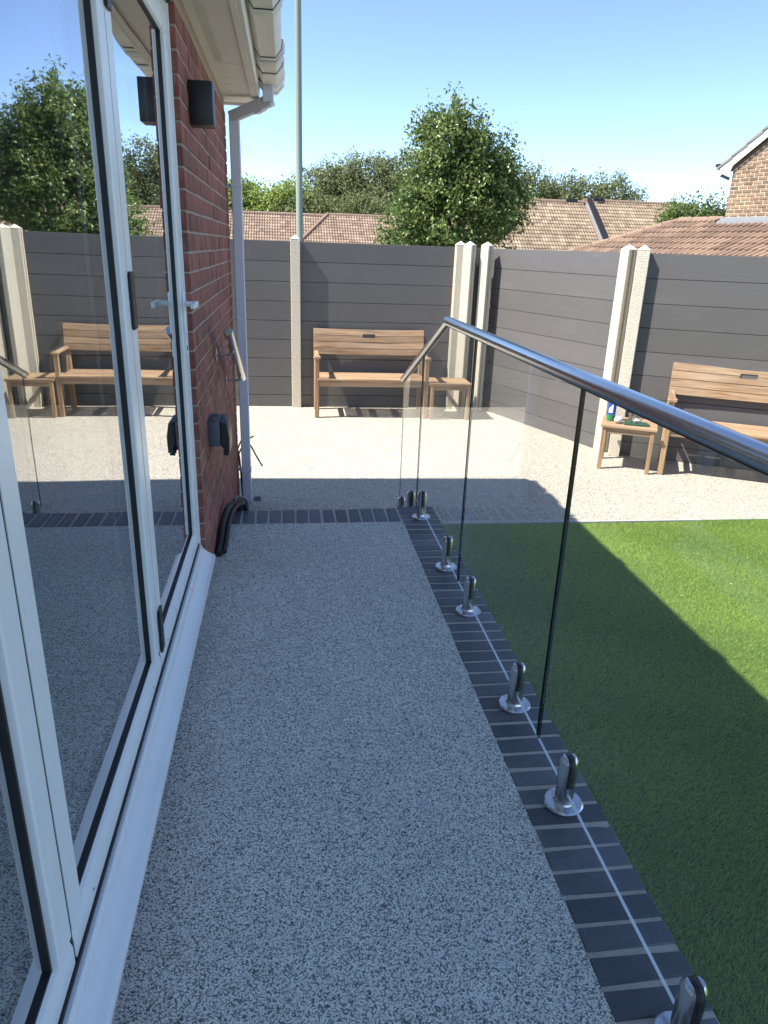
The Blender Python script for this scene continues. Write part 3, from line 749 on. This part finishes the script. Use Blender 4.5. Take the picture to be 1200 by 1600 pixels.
# ------------------------------------------------------------------ benches and side tables
def make_bench(loc, rz, label):
    t = thing('garden_bench', loc, label, 'bench', 'wooden garden benches against the fence', rz)
    L = 1.27; lw = .048; tilt = math.tan(R(11)); yr = .45
    for x0 in (0, L-lw):
        MB().box(x0, x0+lw, 0, .055, 0, .655).build('front_leg', M['wz'], t, local=True, bevel=.004)
        m = MB(); m.prism([(yr,0),(yr+.055,0),(yr+.055,.43),(yr+.055+tilt*.47,.90),(yr+.018+tilt*.47,.90),(yr,.43)], 'x', x0, x0+lw)
        m.build('rear_leg', M['wz'], t, local=True, bevel=.004)
        MB().box(x0+.012, x0+lw-.012, .055, yr, .355, .415).build('side_rail', M['wy'], t, local=True, bevel=.003)
        xc = x0+lw/2; A = .030
        m = MB(); m.prism([(xc-A*1.25,-.035),(xc+A*1.25,-.035),(xc+A*1.35,.0),(xc+A*.9,.10),(xc+A*.75,yr+.02),(xc-A*.75,yr+.02),(xc-A*.9,.10),(xc-A*1.35,.0)], 'z', .655, .682)
        m.build('armrest', M['wy'], t, local=True, bevel=.005)
    MB().box(lw, L-lw, .012, .036, .352, .418).build('front_rail', M['wx'], t, local=True, bevel=.003)
    MB().box(lw, L-lw, yr+.01, yr+.034, .352, .418).build('rear_rail', M['wx'], t, local=True, bevel=.003)
    for x0 in (L*.28, L*.5-.02, L*.72-.04):
        MB().box(x0, x0+.06, .036, yr, .385, .418).build('batten', M['wy'], t, local=True)
    zs = (.4405, .4385, .437, .436, .436, .437, .4385)
    for i in range(7):
        y0 = -.012 + i*.0665
        MB().box(lw*.6 if i == 0 else .002+lw*.9, L-lw*.6 if i == 0 else L-.002-lw*.9, y0, y0+.058, zs[i]-.020, zs[i]).build('seat_slat', M['wx'], t, local=True, bevel=.004)
    H = .0655
    for i in range(4):
        z0 = .645 + i*(H+.005); z1 = z0+H
        ns = 12; bow = .014
        xs0, xs1 = -.006, L+.006
        def edge(z, notch):
            pts = []
            for j in range(ns+1):
                x = xs0+(xs1-xs0)*j/ns; zz = z + bow*(1-(2*j/ns-1)**2)*(-.55 if True else 0)
                pts.append((x, zz))
            return pts
        lo = edge(z0, 0); hi = edge(z1, 0)
        xc = L/2; hw = .075; nd = .019
        def notch(pts, s):
            out = [p for p in pts if p[0] < xc-hw-.001]; mid = pts[ns//2][1]
            out += [(xc-hw, mid), (xc-hw+.004, mid+s*nd*.8), (xc-hw+.014, mid+s*nd), (xc+hw-.014, mid+s*nd), (xc+hw-.004, mid+s*nd*.8), (xc+hw, mid)]
            out += [p for p in pts if p[0] > xc+hw+.001]; return out
        if i == 2: hi = notch(hi, -1)
        if i == 3: lo = notch(lo, +1)
        poly = lo + hi[::-1]
        th = .020; n = len(poly)
        def Y(x, z, f): return yr + .004 + tilt*(z-.43) - (0 if f else th) + .016*(1-(2*x/L-1)**2)*.8 
        vs = [(x, Y(x, z, 0), z) for x, z in poly] + [(x, Y(x, z, 1), z) for x, z in poly]
        m = MB(); a = len(lo); 
        if i in (2, 3):
            fs = [tuple(range(n)), tuple(range(n, 2*n))[::-1]]
        else:
            fs = []
            for j in range(a-1):
                q = (j, j+1, n-2-j, n-1-j); fs.append(q); fs.append(tuple(v+n for v in q)[::-1])
        fs += [(j, n+j, n+(j+1) % n, (j+1) % n) for j in range(n)]
        m.add(vs, fs); m.build('back_slat', M['wx'], t, local=True)
    return t
b1 = make_bench((.298, 7.865, ZP), R(-.9), 'weathered teak bench against the far fence between two concrete posts')
b2 = make_bench((3.250, 5.695, ZP), a3, 'weathered teak bench on the right partly behind the steel handrail')
def make_table(loc, rz, label):
    t = thing('side_table', loc, label, 'side table', 'small wooden side tables beside the benches', rz)
    L, W, H = .445, .40, .41
    for x0 in (.0, L-.036):
        for y0 in (.0, W-.036):
            MB().box(x0, x0+.036, y0, y0+.036, 0, H-.022).build('leg', M['wz'], t, local=True, bevel=.003)
        MB().box(x0+.008, x0+.028, .036, W-.036, H-.075, H-.022).build('apron', M['wy'], t, local=True, bevel=.002)
    for y0 in (.006, W-.026):
        MB().box(.036, L-.036, y0, y0+.020, H-.075, H-.022).build('apron', M['wx'], t, local=True, bevel=.002)
    w = (W+.03)/5
    for i in range(5):
        MB().box(-.016, L+.016, -.015+i*w+.0015, -.015+(i+1)*w-.0015, H-.0215, H+random.uniform(-.0006,.0006)).build('top_slat', M['wx'], t, local=True, bevel=.003)
    return t
t1 = make_table((1.590, 7.795, ZP), R(-.9), 'small slatted teak table in the far corner beside the bench')
t2 = make_table((2.766, 5.883, ZP), R(-27), 'small slatted teak table holding a blue bottle and green tray')
# on the near table
def on(lx, ly): 
    p = wmat(t2) @ Vector((lx, ly, .4106)); return p
p = on(.055, .20)
bo = thing('drinks_bottle', p, 'tall blue and green bottle standing at the left of the right hand table', 'bottle')
MB().lathe([(.030,0),(.0355,.004),(.0360,.055)], n=24).build('base_band', M['bottle_green'], bo, local=True)
MB().lathe([(.0360,.0551),(.0362,.20),(.033,.232),(.020,.258),(.0165,.262)], n=24).build('body', M['bottle_blue'], bo, local=True)
MB().lathe([(.0170,.2621),(.0185,.266),(.0185,.300),(.012,.308)], n=20).build('cap', M['bottle_navy'], bo, local=True)
lb = MB()
for j in range(5):
    q0 = R(200+j*12); q1 = R(212+j*12); r_ = .0367
    lb.add([(r_*math.cos(q0), r_*math.sin(q0), .075), (r_*math.cos(q1), r_*math.sin(q1), .075), (r_*math.cos(q1), r_*math.sin(q1), .115+.01*j), (r_*math.cos(q0), r_*math.sin(q0), .115+.01*j)], [(0,1,2,3)])
lb.build('print_patch', M['bottle_white'], bo, local=True)
p = on(.125, .115)
e = MB(); N = 20; prof = []
for i in range(N+1):
    q = -math.pi/2 + math.pi*i/N; prof.append((max(.0005, .034*math.cos(q)), .034*math.sin(q)*1.45))
e.lathe(prof, n=28)
for i, (x, y_, z) in enumerate(e.v):
    aa = math.atan2(y_, x); k_ = 1 + .035*math.cos(aa*7+z*30); e.v[i] = (z, x*k_, y_*k_*.92)
e = e.build('shell_ornament', M['ceramic']); e.location = (p.x, p.y, p.z+.031); e.rotation_euler = (0, 0, R(35))
tag(e, 'white ribbed oval ornament in front of the blue bottle on the table', 'ornament')
p = on(.275, .13)
tr = MB().prism([(-.105,-.062),(.095,-.066),(.118,-.045),(.10,.062),(-.09,.066)], 'z', 0, .012).build('tray', M['tray'], bevel=.003)
tr.location = p; tr.rotation_euler = (0, 0, R(-20)); tag(tr, 'dark green flat tray lying at the right of the small table', 'tray')
gd = thing('glass_dish', (p.x+.012, p.y+.022, p.z+.0125), 'clear glass dish with a white shell resting on the green tray', 'dish')
MB().lathe([(.034,0),(.046,.006),(.052,.036),(.049,.036),(.043,.010),(.0,.008)], n=28).build('bowl', M['clear'], gd, local=True)
MB().lathe([(.002,.009),(.022,.012),(.026,.022),(.012,.031),(.001,.032)], n=14).build('white_shell', M['ceramic'], gd, local=True)
p = on(.235, .235)
tm = MB().lathe([(.028,0),(.031,.004),(.034,.075),(.031,.075),(.028,.008),(.0,.007)], n=26).build('glass_tumbler', M['clear'])
tm.location = p; tag(tm, 'clear glass tumbler at the back of the small table behind the tray', 'tumbler')

# ------------------------------------------------------------------ beyond the fence
lp = thing('lamp_post', (.2165, 12.0, -.40), 'tall slim sage green lamp post beyond the fence', 'lamp post')
MB().lathe([(.085,0),(.085,1.1),(.080,1.14),(.0515,1.20),(.047,5.4),(.040,7.4),(.036,7.45)], n=20).build('pole', M['polepaint'], lp, local=True)
ln = MB(); ln.tube([(0,0,7.44),(0,-.10,7.56),(0,-.30,7.60)], .03, 10); ln.build('arm', M['polepaint'], lp, local=True)
MB().prism([(-.30,7.56),(-.80,7.60),(-.84,7.66),(-.78,7.70),(-.34,7.68)], 'x', -.11, .11).build('lantern', M['greyplastic'], lp, local=True, bevel=.02)

def tile_field(name, P0, U, V, nu, nv, mat, parent, tu=.30, tv=.30, rolls=2, skip=None, th=.034, amp=.040):
    # tiles on a slope: P0 eave corner, U along the eave, V up the slope; each tile a rolled strip with a lip
    P0, U, V = np.array(P0, float), np.array(U, float), np.array(V, float)
    Nn = np.cross(U, V); Nn /= np.linalg.norm(Nn)
    if Nn[2] < 0: Nn = -Nn
    tris = []; tint = []
    prof = []
    for r in range(rolls):
        for (a, h) in ((0, 0), (.30, 0), (.48, .75), (.70, 1.0), (.90, .75)): prof.append(((r+a)/rolls, h*amp))
    prof.append((1.0, 0))
    for j in range(nv):
        off = .5*tu if False else 0
        for i in range(nu):
            u0 = i*tu+off; v0 = j*tv
            if skip and skip(u0+tu/2, v0+tv/2): continue
            t = min(1, max(0, rng.normal(.5, .22)))
            jz = rng.normal(0, .002)
            for a in range(len(prof)-1):
                (ua, ha), (ub, hb) = prof[a], prof[a+1]
                q = [P0+U*(u0+ua*tu*.985)+V*v0+Nn*(ha+th+jz), P0+U*(u0+ub*tu*.985)+V*v0+Nn*(hb+th+jz),
                     P0+U*(u0+ub*tu*.985)+V*(v0+tv*1.08)+Nn*(hb+jz), P0+U*(u0+ua*tu*.985)+V*(v0+tv*1.08)+Nn*(ha+jz)]
                l = [P0+U*(u0+ua*tu*.985)+V*v0+Nn*(ha-.008), P0+U*(u0+ub*tu*.985)+V*v0+Nn*(hb-.008)]
                tris += [q[0], q[1], q[2], q[0], q[2], q[3], l[0], l[1], q[1], l[0], q[1], q[0]]; tint += [t]*12
    o = raw_tris(name, np.array(tris), np.array(tint), mat)
    if parent is not None:
        o.parent = parent; o.location = -Vector(parent.location)
    o['kind'] = 'stuff'; return o

def far_house(name, label, x0, x1, yr, zr, pitch, run, mat, wmat_, hip=False, group=None):
    t = thing(name, ((x0+x1)/2, yr, -.40), label, 'house', group)
    tp = math.tan(R(pitch)); ye = yr-run; ze = zr-run*tp; sl = math.hypot(run, run*tp)
    U = (1,0,0); V = (0, run/sl, run*tp/sl)
    nu = int((x1-x0)/.30); nv = int(sl/.30)+1
    hx = x0+run*.62 if hip else x0
    sk = (lambda u, v: (u < (v/sl)*(hx-x0))) if hip else None
    # body under the tiles
    m = MB(); m.add([(x0,ye,ze-.03),(x1,ye,ze-.03),(x1,yr,zr-.03),(hx,yr,zr-.03),(x0,yr+run,ze-.03),(x1,yr+run,ze-.03)], [(0,1,2,3),(5,4,3,2),(4,0,3),(1,5,2)])
    rf = m.build('roof', M['ridge'], t)
    o = tile_field('roof_tiles', (x0, ye, ze), U, V, nu, nv, mat, None, skip=sk)
    o.parent = rf; o.location = -Vector(t.location)
    rg = MB(); xx = hx
    while xx < x1-.1:
        rg.tube([(xx,yr,zr+.02),(min(xx+.44,x1),yr,zr+.02)], .10+random.uniform(0,.008), 8); xx += .45
    rg.build('ridge_tiles', M['ridge'], rf, kind='stuff')
    if hip:
        hp = MB(); a, b = Vector((x0, ye, ze+.05)), Vector((hx, yr, zr+.04)); n_ = 14
        for i in range(n_):
            hp.tube([a.lerp(b, i/n_), a.lerp(b, (i+.96)/n_)], [.10, .115], 8)
        hp.build('hip_tiles', M['ridge'], rf, kind='stuff')
    MB().box(x0+.3, x1-.3, ye+.35, yr+run-.35, -.42, ze).build('wall', wmat_, t)
    MB().box(x0, x1, ye-.09, ye, ze-.10, ze-.01).build('gutter', M['black'], t)
    return t
far_house('bungalow', 'long brown tiled bungalow roof behind the far fence on the left', -9.0, 3.6, 46.5, 3.12, 33, 3.6, M['fartile2'], M['farwall'])
far_house('bungalow', 'brown tiled roof with a sloping hip line behind the lamp post', .2, 9.6, 44.6, 3.13, 30, 3.6, M['fartile2'], M['farwall'], hip=True)
h3 = far_house('terraced_house', 'brown tiled roof just right of the big leafy tree', 9.0, 16.1, 40.0, 4.08, 36, 3.8, M['fartile'], M['farwall'])
h4 = far_house('terraced_house', 'brown tiled roof set back with a small vent pipe on its ridge', 16.15, 22.9, 40.7, 4.24, 36, 3.8, M['fartile'], M['farwall'])
MB().box(16.1, 16.14, 36.2, 40.0, 1.2, 1.3).build('verge', M['whitepaint'], h3)
vg = MB(); vg.bar((16.06, 36.2, 1.32+.05), (16.06, 40.0, 4.08+.03), .10, .12); vg.build('verge', M['lead'], h3)
vg = MB(); vg.bar((16.22, 36.2, 1.32+.16), (16.22, 40.05, 4.08+.16), .22, .30); vg.build('parapet', M['rubber'], h4)
MB().tube([(17.0,40.5,4.1),(17.0,40.5,4.62)], .055, 8).build('vent_pipe', M['black'], h4)
for (t, xa, yy, zz) in ((h3, 14.9, 40.0, 4.10), (h4, 16.7, 40.7, 4.26), (h4, 21.2, 40.7, 4.26)):
    MB().box(xa, xa+.62, yy-.12, yy+.12, zz+.02, zz+.15).build('ridge_vent', M['black'], t, bevel=.02)

# neighbouring house with brick gable and low tiled roof, in its own frame (x to the right, y into the house)
nb = thing('gable_house', (9.37, 15.5, -.40), 'buff brick gable house with white bargeboard and low red tiled roof on the right', 'house', rz=math.atan2(-.961, .276))
G = .40     # its local zero is at the ground
rk = lambda x: 3.256 + (x+.047)*.62       # under side of the bargeboard
def L(b): return b
m = MB(); m.add([(.003,.012,0),(4.997,.012,0),(4.997,.012,rk(2.5)+G-.02),(2.5,.012,rk(2.5)+G-.02),(.003,.012,rk(0)+G-.02)], [(0,1,2,3,4)])
m = MB(); m.prism([(.004,0),(4.9,0),(4.9,rk(0)+G),(2.45,rk(2.45)+G),(.004,rk(0)+G-.01)], 'y', .012, 6.0)
nw = m.build('wall', M['buffmortar'], nb, local=True)
gb = [brick_mesh('brick',   .205, .10, .0575, M['buffbrick'], .003, .004, 60+i) for i in range(5)]
gh = [brick_mesh('brick',   .094, .10, .0575, M['buffbrick'], .003, .004, 70+i) for i in range(3)]
nbk = 0; row = 0; z = 2.26; extra = MB()
while z < 4.95:
    x = 0.0; j = 0
    while x < 4.85:
        half = (row % 2 == 1 and j == 0); w = .1025 if half else .215
        if z+.07 < min(rk(x), rk(4.9-x-w), rk(4.9-x))-.02 and z+.07 < rk(x)-.02 and x+w < 4.9:
            if nbk < 270 and x < 1.75: shared('brick', random.choice(gh if half else gb), nw, (x+w/2, .05+random.uniform(-.003,.002), z+G+.0325), (0,random.uniform(-.006,.006),random.uniform(-.006,.006))); nbk += 1
            else: extra.box(x+.001, x+w-.001, 0, .1, z+G, z+G+.064)
        x += w+.010; j += 1
    z += .075; row += 1
if extra.v: extra.build('brickwork', M['buffbrick'], nw, local=True, kind='stuff')
# verge: bargeboard, tile edge, gutter end
def along(x0, x1, lo, hi, y0, y1): return MB().prism([(x0, rk(x0)+G+lo), (x1, rk(x1)+G+lo), (x1, rk(x1)+G+hi), (x0, rk(x0)+G+hi)], 'y', y0, y1)
rb_ = MB().prism([(2.45, rk(2.45)+G), (2.45, rk(2.45)+G+.17), (5.2, rk(-.3)+G+.17), (5.2, rk(-.3)+G)], 'y', -.10, -.075); rb_.build('bargeboard', M['whitepaint'], nb, local=True)
rt_ = MB().prism([(2.45, rk(2.45)+G+.18), (2.45, rk(2.45)+G+.24), (5.25, rk(-.35)+G+.24), (5.25, rk(-.35)+G+.18)], 'y', -.12, 5.5); rt_.build('roof', M['greytile'], nb, local=True)
bb = along(-.26, 2.45, .0, .17, -.10, -.075); bb.build('bargeboard', M['whitepaint'], nb, local=True, bevel=.004)
MB().prism([(-.262,rk(-.262)+G+.16),(-.262,3.185+G),(.0,3.185+G),(.05,rk(.05)+G)], 'y', -.099, -.077).build('box_end', M['whitepaint'], nb, local=True)
x = -.33; i = 0
while x < 2.12:
    t_ = MB(); a, b2_ = rk(x)+G+.185, rk(x+.36)+G+.185
    t_.prism([(x, a), (x+.36, b2_-.03), (x+.36, b2_+.03), (x-.01, a+.045)], 'y', -.12, 5.5); t_.build('verge_tile', M['greytile'], nb, local=True); x += .33; i += 1
MB().prism([(-.04,rk(-.04)+G-.045),(2.6,rk(2.6)+G-.045),(2.6,rk(2.6)+G-.004),(-.04,rk(-.04)+G-.004)], 'y', -.04, -.001).build('verge_shadow_strip', M['bark'], nb, local=True)  # dark strip modelled as the shadow line under the bargeboard
MB().prism([(-.40,3.33+G),(-.40,3.38+G),(-.30,3.385+G),(-.30,3.32+G),(-.34,3.30+G)], 'y', -.10, 5.0).build('gutter', M['black'], nb, local=True)
MB().bar((-.27,-.06,3.165+G), (-.03,-.05,3.075+G), .05, .05).build('downpipe', M['black'], nb, local=True)
# lead flashing and low roof in front
MB().box(-.10, 4.9, -.022, -.001, 2.20+G, 2.318+G).build('flashing', M['lead'], nb, local=True, bevel=.004)
MB().prism([(-.09,2.252+G),(-.001,2.252+G),(-.001,2.17+G),(-.09,2.135+G)], 'x', -.10, 4.9).build('flashing_apron', M['lead'], nb, local=True)
tp = math.tan(R(22)); cs = math.cos(R(22)); sn = math.sin(R(22))
ridge_y, ridge_z = .20, 2.262
ev = 2.6
m = MB(); ez = ridge_z-(ridge_y+ev)*tp
m.add([(-3.5,-ev,ez+G-.03),(6,-ev,ez+G-.03),(6,ridge_y,ridge_z+G-.03),(-1.47,ridge_y,ridge_z+G-.03),(-3.5,ridge_y+2.0,ez+G-.03),(-1.47,ridge_y+.3,ridge_z+G-.05)], [(0,1,2,3),(4,0,3,5)])
lr = m.build('low_roof', M['ridge'], nb, local=True)
def tile_mesh(seed):
    r = random.Random(seed); m = MB(); tu, tv = .30, .345
    prof = []
    for k_ in range(2):
        for (a, h) in ((0, 0), (.3, 0), (.46, .8), (.7, 1), (.92, .7)): prof.append(((k_+a)/2*tu*.975, h*.062))
    prof.append((tu*.985, 0)); n = len(prof)
    vs = [(a, 0, h+.030) for a, h in prof] + [(a, tv, h) for a, h in prof] + [(a, 0, h-.004) for a, h in prof]
    fs = [(i, i+1, n+i+1, n+i) for i in range(n-1)] + [(2*n+i, 2*n+i+1, i+1, i) for i in range(n-1)]
    m.add(vs, fs); o = m.build('roof_tile', M['rooftile']); me = o.data; bpy.data.objects.remove(o); return me
TM = [tile_mesh(i) for i in range(3)]
v = 0; cnt = 0
sl = (ridge_y+ev)/cs; gauge = .315; jrow = 0
rows = int(sl/gauge)
for j in range(rows, -1, -1):
    yy = -ev + j*gauge*cs; zz = ez + j*gauge*sn
    if yy > ridge_y-.12: continue
    x = -3.4
    while x < 5.7:
        hipx = -1.47 - (ridge_y-yy)*.725
        if x > hipx-.12 and not (yy > -.12 and x+.30 > -.06) and cnt < 300 and zz > 1.35 and x < 5.6:
            shared('roof_tile', random.choice(TM), lr, (x, yy, zz+G-.012+random.uniform(-.002,.003)), (R(22)+random.uniform(-.008,.008), random.uniform(-.006,.006), random.uniform(-.008,.008))); cnt += 1
        x += .30
hp = MB(); a, b_ = Vector((-1.47, ridge_y, ridge_z+G+.01)), Vector((-3.5, -ev, ez+G+.03))
for i in range(9):
    c_ = MB(); c_.tube([a.lerp(b_, i/9), a.lerp(b_, (i+.97)/9)], [.085, .10], 10); c_.build('hip_tile', M['rooftile'], lr, local=True)
x = -1.47
while x < -.1:
    c_ = MB(); c_.tube([(x, ridge_y, ridge_z+G+.012), (x+.43, ridge_y, ridge_z+G+.012)], [.095, .085], 10); c_.build('ridge_tile', M['ridge'], lr, local=True); x += .45
c_ = MB(); c_.bar((-.42, .05, 2.20+G), (-.02, .10, 2.33+G), .08, .05); c_.build('valley_gutter', M['black'], nb, local=True)

# ------------------------------------------------------------------ trees
def tree(name, label, base, trunk_h, blobs, ntw, lpt, leaf, tlen, mat, group=None, seed=1, droop=.0, trunk_r=.12, up=.35, aspect=.62):
    # blobs: (cx, cy, cz, rx, ry, rz) ellipsoids in world space that the twigs fill
    rg_ = np.random.default_rng(seed); t = thing(name, base, label, 'tree', group)
    w = np.array([b[3]*b[4]*b[5] for b in blobs])**.7; w = w/w.sum()
    bi = rg_.choice(len(blobs), ntw, p=w); B = np.array(blobs)[bi]
    d = rg_.normal(size=(ntw, 3)); d /= np.linalg.norm(d, axis=1)[:, None]
    rr = rg_.uniform(.25, 1.0, ntw)**.55
    st = B[:, :3] + d*B[:, 3:]*(rr*.92)[:, None]
    out = d*np.array([1, 1, .7]) + rg_.normal(0, .45, (ntw, 3)) + np.array([0, 0, up-droop])
    out /= np.linalg.norm(out, axis=1)[:, None]
    ln_ = tlen*rg_.uniform(.5, 1.15, ntw)
    wood_ = MB()
    b0 = Vector(base); top = Vector((np.mean([b[0] for b in blobs]), np.mean([b[1] for b in blobs]), max(b[2] for b in blobs)))
    fork = Vector((base[0], base[1], base[2]+trunk_h))
    wood_.tube([b0, b0.lerp(fork, .5)+Vector((.02,0,0)), fork, fork.lerp(top, .5), top], [trunk_r, trunk_r*.8, trunk_r*.7, trunk_r*.4, trunk_r*.1], 9)
    for i in rg_.choice(ntw, min(ntw, 46), replace=False):
        e = Vector(st[i]); s0 = fork.lerp(top, rg_.uniform(0, .75)); mid = s0.lerp(e, .5)+Vector((0, 0, .12*trunk_h*.4))
        wood_.tube([s0, mid, e], [trunk_r*.26, trunk_r*.16, trunk_r*.05], 5, caps=False)
    wood_.build('trunk', M['bark'], t)
    n = ntw*lpt
    f = rg_.uniform(0, 1, (ntw, lpt)); 
    pos = st[:, None, :] + out[:, None, :]*(ln_[:, None]*f)[:, :, None] + rg_.normal(0, leaf*.75, (ntw, lpt, 3))
    pos[:, :, 2] -= (droop*(f*ln_[:, None])**2*.5)
    pos = pos.reshape(-1, 3)
    size = leaf*rg_.uniform(.65, 1.25, n)*(1-.35*f.reshape(-1))
    dirv = np.repeat(out, lpt, 0)*.6 + rg_.normal(0, .7, (n, 3)) - np.array([0, 0, .35+droop*.5]); dirv /= np.linalg.norm(dirv, axis=1)[:, None]
    nrm = rg_.normal(0, .55, (n, 3)) + np.array([0, 0, .8]) + np.repeat(d, lpt, 0)*.5
    side = np.cross(dirv, nrm); side /= np.linalg.norm(side, axis=1)[:, None]+1e-9
    nn = np.cross(side, dirv)
    s = size[:, None]
    A = pos; Bv = pos + dirv*s*.45 + side*s*aspect*.5 + nn*s*.10; Cv = pos + dirv*s; Dv = pos + dirv*s*.45 - side*s*aspect*.5 + nn*s*.10
    tri = np.stack([A, Bv, Cv, A, Cv, Dv], 1).reshape(-1, 3)
    tw = rg_.normal(0, .13, ntw)
    tint = np.clip(rg_.normal(.46, .20, n) + np.repeat(tw, lpt), 0, 1)
    o = raw_tris('crown', tri, np.repeat(tint, 6), mat)
    o.parent = t; o.location = -Vector(base); return t
TG = 'trees in the distance beyond the tiled roofs'
tree('leafy_tree', 'large broad leaved green tree just beyond the fence corner', (3.75, 16.4, -.40), 1.3,
     [(3.70,16.4,2.1,1.35,1.25,.95),(3.55,16.4,2.95,1.12,1.0,.85),(3.50,16.4,3.50,.80,.75,.62),(3.60,16.4,3.92,.42,.42,.30),(4.55,16.4,2.55,.68,.6,.75),(2.75,16.35,1.75,.62,.6,.5),(4.85,16.4,3.2,.34,.3,.45)],
     700, 46, .118, .44, M['leaf_main'], seed=3, trunk_r=.10, up=.45)
def bgt(lbl, x, y, top, wid, mat, seed, leaf=.26, droop=0.0, n=330, low=0.5):
    h = top-low
    tree('background_tree', lbl, (x, y, -.40), 1.6, [(x,y,low+h*.35,wid,wid*.8,h*.36),(x-wid*.3,y,low+h*.6,wid*.62,wid*.6,h*.28),(x+wid*.25,y,low+h*.72,wid*.55,wid*.5,h*.22)], int(n*1.7), 24, leaf*1.15, .85 if droop == 0 else 1.1, mat, TG, seed, droop, .16, .5 if droop == 0 else .7)
bgt('bright green tree right beside the white downpipe', -3.6, 56, 5.9, 2.6, M['leaf_bright'], 11)
bgt('bright green rounded tree left of the lamp post', -.2, 55, 5.6, 2.5, M['leaf_bright'], 12)
bgt('tall grey green tree directly behind the lamp post', 2.9, 62, 7.9, 2.9, M['leaf_grey'], 13, .24, .25)
bgt('grey green feathery tree right of the lamp post', 5.7, 62, 8.9, 3.2, M['leaf_grey'], 14, .24, .3, 420)
bgt('olive feathery tree touching the big leafy tree on its left', 8.8, 61, 8.7, 3.0, M['leaf_olive'], 15, .24, .25, 400)
bgt('short mid green tree under the feathery trees', 5.2, 54, 5.0, 3.4, M['leaf_olive'], 16, .24)
bgt('short bushy olive tree above the hipped roof', 1.6, 54, 4.7, 2.6, M['leaf_olive'], 17, .22)
bgt('feathery olive tree touching the big leafy tree on its right', 17.2, 55, 7.6, 2.7, M['leaf_olive'], 18, .22, .3, 380)
bgt('pale feathery tree in the middle above the right roofs', 20.2, 55, 7.2, 2.6, M['leaf_grey'], 19, .22, .35, 380)
bgt('pale drooping tree standing highest over the vent pipe', 23.4, 55, 7.5, 2.6, M['leaf_grey'], 20, .22, .4, 380)
bgt('olive thin topped tree at the right end of the row', 25.6, 56, 6.6, 2.0, M['leaf_olive'], 21, .22, .4, 240)
bgt('dark green rounded tree left of the brick gable', 17.0, 31, 3.95, .95, M['leaf_main'], 22, .17, 0.0, 200)
bgt('small green tree tucked against the brick gable wall', 18.5, 31, 3.7, .8, M['leaf_olive'], 23, .17, .1, 200)
bgt('dense olive tree behind the big leafy tree', 12.6, 60, 7.4, 3.6, M['leaf_olive'], 24, .26, .1, 330)
